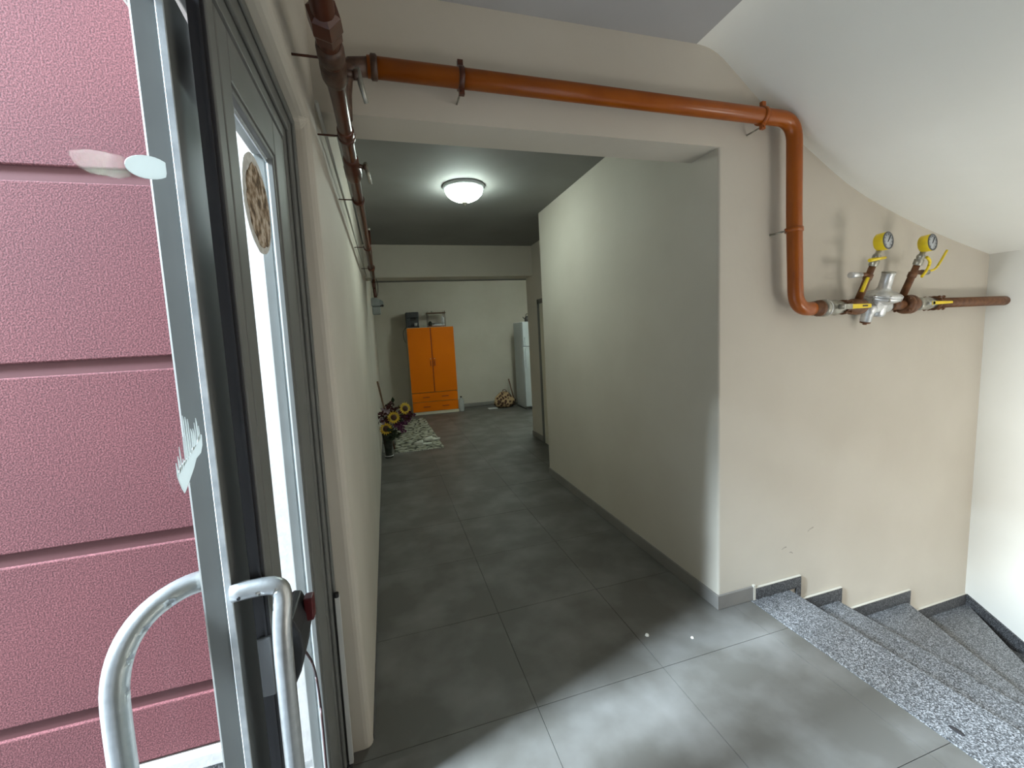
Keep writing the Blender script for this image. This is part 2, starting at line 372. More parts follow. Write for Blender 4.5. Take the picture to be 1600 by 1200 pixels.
skirt('contact_shade_left', [(XL, 1.56), (XL, YB)], h=0.02, t=0.004, mt='grout')  # no skirting on this wall: added dark strip paints the contact shade
mb = MB(); mb.box(1.798, 1.812, YW - .013, YW + .002, .0008, .085); struct(mb.build('trim_3', M['cut_edge']))
# door casing in the recess wall
d2 = struct(thing('door_2', None, None, (2.01, 5.0, 0)))
mb = MB(); mb.box(-.018, .02, .36, .42, 0.001, 1.96); mb.box(-.018, .02, -.46, -.40, 0.001, 1.96); mb.box(-.018, .02, -.46, .42, 1.90, 1.96)
mb.build('door_casing', M['alu'], d2)
mb = MB(); mb.box(-.008, .01, -.40, .36, 0.003, 1.90); mb.build('door_panel', M['carcass'], d2)

# ------------------------------------------------------------------ stairs
H = 0.155
st = thing('staircase', 'speckled grey granite stairs going down and turning at the right', 'stairs')
tr = []
def tread(poly, z, name='tread', mt='granite', t=0.03):
    q = MB(); q.prism(poly, 'z', z - t, z)
    return q.build(name, M[mt], st, 0.004, 2)
Y0 = -1.598
tread([(1.784, Y0), (2.055, Y0), (2.055, YW - .002), (1.784, YW - .002)], 0.0012)
q = MB(); q.box(1.784, 2.032, Y0, YW - .002, -1.6, -.03); q.build('riser', M['granite_dark'], st)
tread([(2.032, Y0), (2.43, Y0), (2.43, YW - .002), (2.032, YW - .002)], -H)
q = MB(); q.box(2.032, 2.408, Y0, YW - .002, -1.6, -H - .03); q.build('riser', M['granite_dark'], st)
# winders
def fan(xa, xb, z, back=.022):      # nosing line from pivot to the wall
    pass
pv = (2.41, 0.50)
n3 = (3.03, YW - .002); n4a = (XR - .002, 1.70)
tread([(2.408, 0.42), (2.46, 0.42), n3, (2.408, YW - .002)], -2 * H)
q = MB(); q.prism([(2.408, 0.44), (2.435, 0.44), (3.0, YW - .002), (2.408, YW - .002)], 'z', -1.6, -2 * H - .03); q.build('riser', M['granite_dark'], st)
tread([(2.408, 0.32), (2.46, 0.36), (XR - .002, 1.69), (XR - .002, YW - .002), (2.98, YW - .002), (2.43, 0.42)], -3 * H)
q = MB(); q.prism([(2.408, 0.35), (2.44, 0.38), (XR - .002, 1.715), (3.0, YW - .003), (2.42, 0.44)], 'z', -1.6, -3 * H - .03); q.build('riser', M['granite_dark'], st)
tread([(2.408, 0.22), (2.46, 0.25), (XR - .002, .95), (XR - .002, 1.70), (2.44, 0.36)], -4 * H)
q = MB(); q.prism([(2.408, 0.25), (2.44, 0.27), (XR - .002, .975), (XR - .002, 1.70), (2.44, 0.38)], 'z', -1.6, -4 * H - .03); q.build('riser', M['granite_dark'], st)
tread([(2.408, 0.12), (XR - .002, .30), (XR - .002, .97), (2.44, 0.26)], -5 * H)
q = MB(); q.prism([(2.408, 0.14), (XR - .002, .33), (XR - .002, .97), (2.44, 0.26)], 'z', -1.6, -5 * H - .03); q.build('riser', M['granite_dark'], st)
for k in range(6, 10):
    ya = 0.12 - .28 * (k - 5); yb = ya + .30
    tread([(2.41, ya), (XR - .002, ya + (.18 if k == 6 else 0)), (XR - .002, yb + (.2 if k == 6 else .0)), (2.41, yb)], -k * H)
    q = MB(); q.box(2.41, XR - .002, ya + .03, yb, -1.58, -k * H - .03); q.build('riser', M['granite_dark'], st)
q = MB(); q.box(2.41, XR - .002, -1.597, -1.0, -1.68, -1.58); q.build('landing', M['granite'], st)
# stepped granite skirting on the wall
def sk(x0, x1, z0, z1, foot=None):
    q = MB()
    if foot is None: q.box(x0, x1, YW - .013, YW - .0015, z0, z1)
    else: q.prism([(x0, z0), (x1 - .03, z0), (x1 - .03, foot), (x1, foot), (x1, z1), (x0, z1)], 'y', YW - .013, YW - .0015)
    q.build('skirting', M['granite_dark'], st)
    q = MB(); q.box(x0, x1 + .0, YW - .0125, YW - .001, z1, z1 + .004); q.build('skirting_edge', M['cut_edge'], st)
sk(1.812, 2.135, .002, .066, -H + .002)
sk(2.137, 2.455, -H + .002, -.080, -2 * H + .002)
sk(2.457, 3.05, -2 * H + .002, -.235, -3 * H + .002)
sk(3.052, XR - .012, -3 * H + .002, -.392)
q = MB(); q.prism([(YW - .014, -.392), (YW - .014, -.64), (1.3, -.86), (.4, -1.30), (.4, -1.10), (1.0, -.78), (1.35, -.585), (1.55, -.475)], 'x', XR - .013, XR - .001); q.build('skirting', M['granite_dark'], st)
q = MB(); q.lathe([(0.0, .0), (.024, .0), (.022, .0009), (0, .0009)], (0, 0, 0), (0, 0, 1), 9); o = q.build('dark_patch', M['rubber'], st); o.location = (1.853, .876, .0013); o.scale = (.5, 1.0, 1)

# ------------------------------------------------------------------ outside: pink stucco wall and ground
pk = struct(thing('wall_exterior', None, None, (0, 0, 0)))
YP = 1.60
q = MB(); q.box(-4.2, -.4705, YP + .011, YP + .22, -0.3, 4.2); q.build('groove_backing', M['stucco_groove'], pk)
gz = [0.12, 0.345, 0.905, 1.475, 2.04, 2.605, 3.17, 3.735, 4.2]
zb = [(0.135, 0.328), (0.370, 0.884), (0.926, 1.455), (1.496, 2.014), (2.057, 2.585), (2.627, 3.15), (3.19, 3.715), (3.757, 4.2)]
for z0, z1 in zb:
    q = MB(); q.box(-4.2, -.4706, YP, YP + .03, z0, z1); q.build('stucco_panel', M['stucco'], pk, 0.004, 2)
q = MB(); q.box(-4.2, -.471, YP - .03, YP + .02, .075, .125); q.build('plinth_ledge', M['outside_white'], pk, .003, 1)
q = MB(); q.box(-4.2, -.471, YP - .015, YP + .02, -.3, .075); q.build('plinth', M['granite'], pk)
q = MB(); q.box(-9, -.47, -4, YP + .1, -.35, -.045); o = q.build('ground_paving', M['granite']); struct(o)
q = MB(); q.box(-.47, XL - .072, -.28, 1.53, -.12, -.004); o = q.build('door_sill', M['granite']); struct(o)

# ------------------------------------------------------------------ entrance door
LEAN = 0.017
def lean(z): return -(2.1 - z) * LEAN
hx, hy = -.235, -.15
ev = Vector((-.055, 1.01)).normalized(); nv = Vector((ev.y, -ev.x))
def LA(s, d, z):                    # leaf A, opened slightly outward: s along the leaf, d towards the room
    return (hx + ev.x * s + nv.x * d + lean(z), hy + ev.y * s + nv.y * d, z)
def LB(y, d, z): return (-.235 + d + lean(z), y, z)
def slab(mb, F, s0, s1, d0, d1, z0, z1):
    mb.hexa([F(s0, d0, z0), F(s1, d0, z0), F(s1, d1, z0), F(s0, d1, z0), F(s0, d0, z1), F(s1, d0, z1), F(s1, d1, z1), F(s0, d1, z1)]); return mb
door = struct(thing('door_1', 'grey aluminium glazed double entrance door in the left wall', None, (0, 0, 0)))
# fixed frame
mb = MB()
slab(mb, LB, 1.43, 1.528, -.06, .002, .0, 2.2); slab(mb, LB, 1.462, 1.528, .002, .012, .0, 2.2); slab(mb, LB, 1.50, 1.529, .012, .020, .0, 2.2)
slab(mb, LB, -.279, 1.43, -.06, .002, 2.108, 2.2); slab(mb, LB, -.279, 1.462, .002, .012, 2.14, 2.2); slab(mb, LB, -.279, 1.50, .012, .020, 2.178, 2.203)
slab(mb, LB, -.279, -.19, -.06, .002, .0, 2.108)
fr = mb.build('door_frame', M['alu'], door, .0035, 2)
# leaf B (closed)
lb = MB()
slab(lb, LB, .905, .966, -.018, 0, .03, 2.10); slab(lb, LB, 1.30, 1.424, -.055, 0, .03, 2.10)
slab(lb, LB, .966, 1.30, -.055, 0, 2.005, 2.10); slab(lb, LB, .966, 1.30, -.055, 0, .03, .16)
leafB = lb.build('door_leaf', M['alu'], door, .004, 2); leafB['label'] = 'closed far leaf'
q = MB(); slab(q, LB, .8655, .901, -.017, 0, .02, 2.18); q.build('cover_strip', M['alu'], leafB, .003, 2)
q = MB(); slab(q, LB, .862, .866, -.028, -.003, .02, 2.18); q.build('edge_shade_strip', M['rubber'], leafB, .001, 1)  # added black strip, paints the shade on the leaf's aluminium edge
q = MB(); slab(q, LB, .897, .908, -.017, -.006, .03, 2.10); 
slab(q, LB, .858, .863, -.012, -.008, .03, 2.10); q.build('gasket', M['rubber'], leafB)
q = MB(); slab(q, LB, .966, 1.30, -.029, -.023, .16, 2.005); gB = q.build('glass', M['glass'], leafB)
q = MB()
for (a, b, c, d) in ((.966, .98, .16, 2.005), (1.286, 1.30, .16, 2.005), (.98, 1.286, 1.991, 2.005), (.98, 1.286, .16, .174)):
    slab(q, LB, a, b, -.020, -.004, c, d)
q.build('glazing_bead', M['alu'], leafB, .003, 2)
q = MB(); slab(q, LB, 1.292, 1.3005, -.0225, -.0195, .174, 1.99); slab(q, LB, .98, 1.292, -.0225, -.0195, 1.983, 1.9905); q.build('bright_edge_line', M['alu_lit'], leafB)  # pale strips painting the bright line beside the glass
# round residue on the glass
cz, cy = 1.838, 1.165
def disc(mb, F, cy, cz, r, d0, d1, n=36, jit=0):
    ring = [(cy + math.cos(2 * PI * k / n) * r * (1 + random.uniform(-jit, jit)), cz + math.sin(2 * PI * k / n) * r * (1 + random.uniform(-jit, jit))) for k in range(n)]
    vs = [F(a, d0, b) for a, b in ring] + [F(a, d1, b) for a, b in ring]
    mb.faces(vs, [tuple(range(n))[::-1], tuple(range(n, 2 * n))] + [(i, (i + 1) % n, n + (i + 1) % n, n + i) for i in range(n)])
q = MB(); disc(q, LB, cy, cz, .112, -.0228, -.0215, 36, .012); o = q.build('residue_ring', M['residue_rim'], leafB)
q = MB(); disc(q, LB, cy + .006, cz - .003, .092, -.0214, -.0195, 40, .05); o = q.build('round_residue', M['residue'], leafB); o['label'] = 'brown mottled round mark on the glass'
# leaf A (ajar, nearer)
la = MB()
slab(la, LA, 1.0, 1.125, -.047, 0, .03, 2.10); slab(la, LA, 0.0, .10, -.05, 0, .03, 2.10)
slab(la, LA, .10, 1.0, -.05, 0, 2.07, 2.10); slab(la, LA, .10, 1.0, -.05, 0, .03, .16)
leafA = la.build('door_leaf', M['alu'], door, .004, 2); leafA['label'] = 'near leaf standing ajar'
q = MB(); slab(q, LA, .10, 1.0, -.017, -.011, .16, 2.07); q.build('glass', M['glass'], leafA)
q = MB(); slab(q, LA, .9965, 1.0004, -.0105, .0006, .16, 2.07); q.build('glazing_bead', M['alu_lit'], leafA, .001, 1)
q = MB(); slab(q, LA, 1.126, 1.134, -.04, -.03, .03, 2.1); q.build('gasket', M['rubber'], leafA)
# handles
def smoothpath(pts, n=6):
    pts = [Vector(p) for p in pts]; out = [pts[0]]
    for i in range(1, len(pts) - 1):
        a = pts[i].lerp(pts[i - 1], .5) if i > 1 else pts[i].lerp(pts[i - 1], .5)
        b = pts[i].lerp(pts[i + 1], .5)
        out += arc(a, pts[i], b, n)
    out.append(pts[-1]); return out
hin = [LA(.9985, 0.0, 1.060), LA(.9985, .03, 1.061), LA(.9985, .068, 1.060), LA(.997, .084, 1.045), LA(.978, .078, .985), LA(.975, .077, .90), LA(.975, .077, .60), LA(.975, .077, .45), LA(.985, .077, .39), LA(.9985, .06, .365), LA(.9985, .03, .362), LA(.9985, 0.0, .362)]
q = MB(); q.tube(smoothpath(hin, 4), .0165, 20); o = q.build('handle', M['handle'], leafA)
o['label'] = 'inside pull handle'
q = MB(); q.lathe([(.003, 0), (.003, .002)], Vector(LA(.983, .014, 1.055)), Vector((0, -1, 0)), 10); q.build('screw', M['rubber'], leafA)
hout = [LA(1.045, -.05, 1.075), LA(1.03, -.085, 1.076), LA(1.00, -.125, 1.062), LA(.975, -.150, 1.03), LA(.958, -.162, .985), LA(.95, -.165, .93), LA(.95, -.165, .60), LA(.95, -.165, .45), LA(.97, -.155, .39), LA(1.01, -.11, .36), LA(1.03, -.08, .358), LA(1.045, -.05, .358)]
q = MB(); q.tube(smoothpath(hout, 4), .019, 20); o = q.build('handle', M['handle'], leafA)
o['label'] = 'outside pull handle seen through the glass'
# stickers on the glass of leaf A
q = MB(); ring = []
for k in range(24):
    t = 2 * PI * k / 24
    yy = math.cos(t) * .076; zz = math.sin(t) * .016 + .006 * math.cos(t)
    ring.append((min(.902 + yy, .960), 1.765 + zz + (.018 * (yy / .076))))
vs = [LA(a, -.0105, b) for a, b in ring] + [LA(a, -.0095, b) for a, b in ring]
q.faces(vs, [tuple(range(24))[::-1], tuple(range(24, 48))] + [(i, (i + 1) % 24, 24 + (i + 1) % 24, 24 + i) for i in range(24)])
o = q.build('sticker', M['sticker'], leafA); o['label'] = 'white half-oval sticker'
q = MB(); R = random.Random(3)
base = [(.862, 1.322), (.872, 1.302), (.880, 1.292), (.905, 1.306), (.925, 1.318), (.940, 1.330), (.962, 1.334), (.972, 1.345), (.974, 1.362), (.962, 1.366), (.950, 1.352), (.930, 1.350), (.915, 1.340), (.895, 1.338), (.875, 1.334)]
nb_ = len(base)
q.faces([LA(a, -.0100, b) for a, b in base] + [LA(a, -.0092, b) for a, b in base], [tuple(range(nb_))[::-1], tuple(range(nb_, 2 * nb_))] + [(i, (i + 1) % nb_, nb_ + (i + 1) % nb_, nb_ + i) for i in range(nb_)])
for k in range(13):
    s0 = .862 + k * .0085; zb_ = 1.322 + k * .0028; zt = zb_ + R.uniform(.012, .05) + (.02 if 3 < k < 8 else 0); wd = R.uniform(.003, .007)
    a = [(s0, zb_), (s0 + wd, zb_ + .004), (s0 + wd * .7, zt - .008), (s0 + .001, zt)]
    q.hexa([LA(p, -.0101, z) for p, z in a] + [LA(p, -.0091, z) for p, z in a])
o = q.build('scraped_sticker', M['sticker'], leafA); o['label'] = 'torn white sticker remnant'
# keeper plate and door release box
q = MB(); slab(q, LB, .853, .8622, -.026, -.002, .835, .955); q.build('keeper_plate', M['grey_metal'], leafB, .003, 2)
box = [(-.002, .962), (.022, .975), (.036, .972), (.048, .940), (.050, .90), (.042, .86), (.030, .835), (-.002, .828)]
q = MB(); vs = [LB(.865, a, b) for a, b in box] + [LB(.962, a, b + .006) for a, b in box]; nb = len(box)
q.faces(vs, [tuple(range(nb))[::-1], tuple(range(nb, 2 * nb))] + [(i, (i + 1) % nb, nb + (i + 1) % nb, nb + i) for i in range(nb)])
o = q.build('release_box', M['black_plastic'], leafB, .003, 2); o['label'] = 'black electric door release box'
q = MB(); slab(q, LB, .925, .952, .044, .062, .925, .975); o = q.build('button', M['red_plastic'], leafB, .003, 2); o['label'] = 'dark red push button'
q = MB(); slab(q, LB, .858, .866, .012, .030, .850, .925); slab(q, LB, .858, .866, .012, .026, .935, .955); q.build('bolt_slot', M['rubber'], leafB, .002, 2)
q = MB(); q.tube(smoothpath([LB(.96, .02, .86), LB(1.0, .026, .80), LB(1.10, .016, .70), LB(1.17, .008, .58), LB(1.18, .008, .45), LB(1.17, .008, .30), LB(1.20, .006, .12), LB(1.24, .006, .0)], 4), .003, 8); o = q.build('wire', M['cable_dark'], leafB); o['label'] = 'thin dark red wire'
# slim white cable duct on the frame
q = MB(); slab(q, LB, 1.488, 1.504, .020, .034, .0, .64)
o = q.build('cable_duct', M['gasket_white']); tag(o, 'short slim white cable duct standing at the door frame by the left wall', 'cable duct')
q = MB(); q.tube([LB(1.49, .026, .655), LB(1.49, .026, .64)], .008, 10); o = q.build('duct_cap', M['rubber'], o)

# ------------------------------------------------------------------ gas pipe along the left wall
PX, PZ = -.072, 2.25
def clampring(mb, p, ax, r, rod=None, w=.012):
    mb.lathe([(r + .001, -w), (r + .006, -w), (r + .006, w), (r + .001, w)], p, ax, 20)
    if rod is not None: mb.tube([p, rod], .0032, 8)
    return mb
g1 = thing('gas_pipe', 'dark brown gas pipe running along the top of the left wall', 'pipe', (PX, 1.0, PZ))
def lp(y, dx=0, dz=0): return (dx, y - 1.0, dz)
q = MB(); q.tube([lp(.2), lp(1.42), lp(1.52), lp(5.2)], [.026, .026, .024, .023], 18); q.build('pipe', M['pipe_old'], g1)
q = MB(); q.lathe([(.027, 0), (.038, .008), (.040, .05), (.036, .06), (.036, .085), (.028, .095)], lp(1.105), (0, 1, 0), 6, False); q.build('union', M['pipe_old'], g1)
q = MB(); q.lathe([(.027, 0), (.034, .01), (.035, .05), (.029, .06), (.035, .08), (.036, .13), (.032, .15), (.027, .155)], lp(1.22), (0, 1, 0), 18); v1 = q.build('valve', M['rust_dark'], g1)
def lever(parent, y, sc=1):
    q = MB(); q.tube([lp(y, .0, 0), lp(y, .055 * sc, -.005)], .010 * sc, 10); q.lathe([(.014 * sc, 0), (.014 * sc, .012)], lp(y, .05 * sc, -.005), (1, 0, 0), 8)
    q.build('valve_stem', M['rust_dark'], parent)
    q = MB(); p = [lp(y, .060 * sc, .012), lp(y, .068 * sc, -.03), lp(y + .015, .078 * sc, -.07)]
    q.tube(p, [.009, .008, .006], 6); q.build('lever', M['brass'], parent)
lever(g1, 1.33, 1.0)
q = MB(); q.lathe([(.024, 0), (.029, .01), (.028, .06), (.024, .07)], lp(1.66), (0, 1, 0), 18); q.build('union', M['pipe_old'], g1)
q = MB(); q.lathe([(.024, 0), (.031, .02), (.031, .08), (.036, .10), (.036, .19), (.03, .22), (.024, .23)], lp(1.90), (0, 1, 0), 16); q.build('valve', M['pipe_old'], g1)
lever(g1, 1.98, .9)
for y in (1.28, 1.72, 2.44, 3.6, 4.6):
    q = MB(); clampring(q, Vector(lp(y)), (0, 1, 0), .0245, Vector(lp(y, XL - PX + .001, -.0))); q.build('clamp', M['pipe_old'], g1)
q = MB(); q.lathe([(.026, 0), (.036, .015), (.036, .08), (.026, .1)], lp(4.52), (0, 1, 0), 14); q.build('union', M['pipe_old'], g1)
q = MB(); q.tube([lp(4.7, .008, .02), lp(4.7, .008, .18), lp(4.7, .008, .40)], .011, 10); o = q.build('riser_pipe', M['pipe_old'], g1)
q = MB(); q.lathe([(.014, 0), (.014, .02), (0, .022)], lp(4.7, .008, .40), (0, 0, 1), 12); q.build('riser_cap', M['cable'], g1)
q = MB(); q.tube(smoothpath([lp(5.15), lp(5.28), lp(5.31, 0, -.07), lp(5.31, .004, -.15), lp(5.31, .008, -.218)], 4), [.022] * 1 + [.02] * 50 if False else .019, 12); q.build('drop_pipe', M['pipe_old'], g1)
q = MB(); q.tube(smoothpath([lp(5.2, .03, -.02), lp(5.25, .045, -.06), lp(5.3, .042, -.14), lp(5.3, .03, -.2)], 4), .004, 6); q.build('thin_hose', M['dark'], g1)
# cables on the wall
q = MB(); q.tube([(XL + .02, 1.58, 2.29), (XL + .02, 2.4, 2.292), (XL + .02, 3.6, 2.285), (XL + .02, 5.4, 2.29)], .006, 8)
tag(q.build('conduit', M['cable']), 'thin off-white conduit running behind the gas pipe on the left wall', 'conduit')
# gas meter
gm = thing('gas_meter', 'small grey gas meter hanging under the end of the left pipe', 'meter', (-.064, 5.31, 1.92))
q = MB(); q.box(-.05, .045, -.055, .055, -.09, .002); q.build('lower_casing', M['meter'], gm, .012, 3)
q = MB(); q.prism([(-.055, .006), (.045, .006), (.045, .090), (-.02, .105), (-.055, .10)], 'y', -.058, .058); q.build('upper_casing', M['meter'], gm, .01, 3)
q = MB(); q.prism([(.044, .0), (.082, .02), (.082, .06), (.046, .088)], 'y', -.045, .045); q.build('index_housing', M['meter'], gm, .006, 2)
q = MB(); q.lathe([(.014, 0), (.014, .02), (0, .024)], (.07, -.046, .01), (0, -1, 0), 12); q.lathe([(.009, 0), (.009, .02), (0, .022)], (.05, -.046, .006), (0, -1, 0), 10); q.build('plug', M['dark'], gm)

# ------------------------------------------------------------------ gas pipe across and down the stair wall
YG = 1.635; RG = .034
g2 = thing('gas_pipe', 'glossy orange-brown gas pipe crossing above the corridor and dropping down the stair wall', 'pipe', (1.94, YG, 1.56))
def w2(x, y, z): return (x - 1.94, y - YG, z - 1.56)
path = [w2(.02, YG, 2.447), w2(1.82, YG, 2.437)] + arc(w2(1.845, YG, 2.437), w2(1.935, YG, 2.435), w2(1.937, YG, 2.34), 10) + [w2(1.945, YG, 2.0), w2(1.962, YG, 1.66)] + arc(w2(1.963, YG, 1.645), w2(1.966, YG, 1.553), w2(2.055, YG, 1.553), 10) + [w2(2.075, YG, 1.553)]
q = MB(); q.tube(path, RG, 24); q.build('pipe', M['pipe'], g2)
q = MB(); q.lathe([(RG + .0, 0), (RG + .006, .004), (RG + .006, .02), (RG, .024)], w2(.03, YG, 2.447), (1, 0, 0), 20)
q.tube([w2(.03, YG, 2.447), w2(-.03, YG, 2.44), w2(-.058, YG, 2.41), w2(-.066, YG, 2.35), w2(-.070, YG, 2.27)], [.031, .031, .03, .028, .027], 16); q.build('elbow', M['rust_dark'], g2)
def clamp2(p, ax, rodend):
    q = MB(); clampring(q, Vector(p), ax, RG, None, .011)
    A = Vector(ax)
    q.build('clamp', M['pipe'], g2)
for x in (.345, 1.74):
    z = 2.446 - (x - .02) * .0055
    q = MB(); clampring(q, Vector(w2(x, YG, z)), (1, 0, 0), RG, None, .010)
    for s in (1, -1): q.box(*[v for v in (x - 1.94 - .010, x - 1.94 + .010)], -.012, .004, (z - 1.56) + s * (RG + .003) - (.0 if s > 0 else .022), (z - 1.56) + s * (RG + .003) + (.022 if s > 0 else 0.0))
    q.build('clamp', M['pipe_old' if x < 1 else 'pipe'], g2)
    q = MB(); q.tube([w2(x - .004, YG - .012, z - RG - .014), w2(x - .004, YW - .001, z - RG - .014)], .004, 8); q.build('clamp_bolt', M['brass'], g2)
q = MB(); clampring(q, Vector(w2(1.946, YG, 1.935)), (0, 0, 1), RG, None, .010); q.build('clamp', M['pipe'], g2)
q = MB(); q.tube([w2(1.90, YG + .01, 1.93), w2(1.885, YW - .001, 1.928)], .005, 8); q.build('clamp_bolt', M['brass'], g2)

# ------------------------------------------------------------------ regulator group
rg = thing('gas_regulator', 'silver gas pressure regulator with yellow lever valve in the pipe on the stair wall', 'regulator', (2.58, YG, 1.555))
Z0 = 1.553
def w3(x, y=YG, z=Z0): return (x - 2.58, y - YG, z - 1.555)
X = (1, 0, 0)
def lath(name, prof, x, mt, n=20, sm=True, ax=X, y=YG, z=Z0, bevel=0):
    q = MB(); q.lathe(prof, w3(x, y, z), ax, n, sm); return q.build(name, M[mt], rg, bevel)
lath('coupling', [(.030, 0), (.036, .004), (.036, .035), (.041, .038), (.041, .052), (.034, .056)], 2.076, 'rust')
lath('valve', [(.034, 0), (.043, .006), (.043, .03), (.038, .034), (.036, .075), (.040, .09), (.030, .14), (.028, .16)], 2.132, 'brass')
lath('seal_ring', [(.0435, 0), (.0435, .008), (.040, .010)], 2.158, 'zinc')
q = MB(); q.lathe([(.013, 0), (.013, .03), (.009, .034)], w3(2.215, YG - .034, Z0 + .002), (0, -1, 0), 12); q.build('valve_stem', M['brass'], rg)
q = MB(); q.hexa([w3(2.205, YG - .070, Z0 - .012), w3(2.26, YG - .070, Z0 - .012), w3(2.26, YG - .064, Z0 - .012), w3(2.205, YG - .064, Z0 - .012), w3(2.205, YG - .070, Z0 + .014), w3(2.26, YG - .070, Z0 + .014), w3(2.26, YG - .064, Z0 + .014), w3(2.205, YG - .064, Z0 + .014)]); q.build('lever_root', M['brass'], rg, .002, 2)
q = MB(); q.hexa([w3(2.255, YG - .072, Z0 - .012), w3(2.375, YG - .078, Z0 - .010), w3(2.375, YG - .071, Z0 - .010), w3(2.255, YG - .065, Z0 - .012), w3(2.255, YG - .072, Z0 + .012), w3(2.375, YG - .078, Z0 + .010), w3(2.375, YG - .071, Z0 + .010), w3(2.255, YG - .065, Z0 + .012)])
o = q.build('lever', M['yellow'], rg, .002, 2); o['label'] = 'yellow valve lever'
q = MB(); q.hexa([w3(2.315, YG - .0770, Z0 - .003), w3(2.348, YG - .0785, Z0 - .003), w3(2.348, YG - .0765, Z0 - .003), w3(2.315, YG - .075, Z0 - .003), w3(2.315, YG - .0770, Z0 + .004), w3(2.348, YG - .0785, Z0 + .004), w3(2.348, YG - .0765, Z0 + .004), w3(2.315, YG - .075, Z0 + .004)]); q.build('lever_mark', M['dark'], rg)
lath('flange', [(.026, 0), (.038, .002), (.038, .012), (.026, .014)], 2.276, 'rust', 16)
def bolts(x, r, n, ln=.03):
    for k in range(n):
        t = 2 * PI * (k + .5) / n
        q = MB(); yy = YG + math.cos(t) * r; zz = Z0 + math.sin(t) * r
        q.lathe([(.004, -ln), (.004, ln)], w3(x, yy, zz), X, 8); q.lathe([(.008, ln - .012), (.008, ln - .004)], w3(x, yy, zz), X, 6, False); q.lathe([(.008, -ln + .004), (.008, -ln + .012)], w3(x, yy, zz), X, 6, False)
        q.build('bolt', M['rust'], rg)
bolts(2.285, .040, 4, .026)
lath('inlet_block', [(.024, 0), (.026, .03), (.040, .05), (.043, .085), (.040, .12), (.030, .14)], 2.292, 'rust', 18)
# tilted frame of the regulator body
TA = Vector((0.0, -math.sin(math.radians(13)), math.cos(math.radians(13)))).normalized()
c0 = Vector(w3(2.565, YG, 1.60))
def tl(name, prof, mt, off=(0, 0, 0), n=28, ax=TA, sm=True):
    q = MB(); q.lathe(prof, c0 + Vector(off), ax, n, sm); return q.build(name, M[mt], rg)
tl('diaphragm_housing', [(.030, -.050), (.045, -.035), (.078, -.020), (.086, -.012), (.086, -.003), (.0855, -.002)], 'zinc')
tl('housing_cover', [(.088, -.001), (.088, .008), (.080, .016), (.060, .026), (.034, .034), (.029, .05), (.027, .112), (.030, .116), (.030, .122), (.024, .124)], 'zinc')
tl('cap', [(.031, .1225), (.031, .129), (.022, .131)], 'brass', n=12)
for k in range(8):
    t = 2 * PI * k / 8 + .2; a = TA.orthogonal().normalized(); b = TA.cross(a); p = (a * math.cos(t) + b * math.sin(t)) * .082
    tl('bolt', [(.006, -.018), (.006, .013), (0, .014)], 'brass', p, 8)
q = MB(); q.lathe([(.030, -.105), (.036, -.09), (.040, -.04), (.036, -.02)], c0, TA, 20); q.lathe([(.030, -.07), (.036, -.05), (.036, .05), (.030, .07)], c0 + TA * -.052, X, 20); q.build('regulator_body', M['zinc'], rg)
c1 = c0 + TA * -.082 + Vector((-.075, -.0, 0))
q = MB(); q.lathe([(.022, -.062), (.026, -.058), (.027, -.02), (.036, -.004), (.038, .014), (.030, .03)], c0 + TA * -.07 + Vector((-.07, .0, 0)), TA, 18)
q.lathe([(.030, -.012), (.034, -.010), (.034, .004), (.030, .008)], c0 + TA * -.088 + Vector((.0, -.0, 0)), TA, 18); q.build('relief_chamber', M['zinc'], rg)
q = MB(); q.lathe([(.024, -.070), (.024, -.0625), (0.02, -.062)], c0 + TA * -.07 + Vector((-.07, .0, 0)), TA, 12); q.lathe([(.010, -.078), (.010, -.07)], c0 + TA * -.07 + Vector((-.07, .0, 0)), TA, 10); q.build('plug', M['rust'], rg)
lath('outlet_neck', [(.030, 0), (.026, .05), (.028, .09)], 2.63, 'rust', 16)
lath('flange', [(.03, 0), (.050, .004), (.052, .022), (.046, .026), (.052, .030), (.052, .05), (.036, .056)], 2.735, 'rust', 20)
bolts(2.75, .045, 4, .034)
lath('coupling', [(.034, 0), (.038, .01), (.036, .03), (.030, .04)], 2.792, 'rust', 18)
lath('valve', [(.028, 0), (.036, .006), (.036, .03), (.032, .05), (.036, .09), (.026, .13), (.026, .15)], 2.832, 'brass', 20)
q = MB(); q.lathe([(.010, 0), (.010, .03)], w3(2.875, YG - .03, Z0), (0, -1, 0), 10); q.build('valve_stem', M['zinc'], rg)
q = MB(); q.hexa([w3(2.865, YG - .060, Z0 - .010), w3(3.03, YG - .060, Z0 - .006), w3(3.03, YG - .054, Z0 - .006), w3(2.865, YG - .054, Z0 - .010), w3(2.865, YG - .060, Z0 + .010), w3(3.03, YG - .060, Z0 + .006), w3(3.03, YG - .054, Z0 + .006), w3(2.865, YG - .054, Z0 + .010)])
q.build('lever', M['yellow'], rg, .002, 2)
lath('flange', [(.026, 0), (.040, .002), (.040, .012), (.026, .014)], 2.975, 'rust', 16); bolts(2.982, .046, 4, .026)
# right hand outlet pipe
g3 = thing('gas_pipe', 'dusty brown gas pipe running from the regulator into the right wall', 'pipe', (3.0, YG, 1.553))
q = MB(); q.tube([(.012, 0, 0), (.56, 0, -.003), (.611, 0, -.004)], .0275, 20); q.build('pipe', M['rust'], g3)

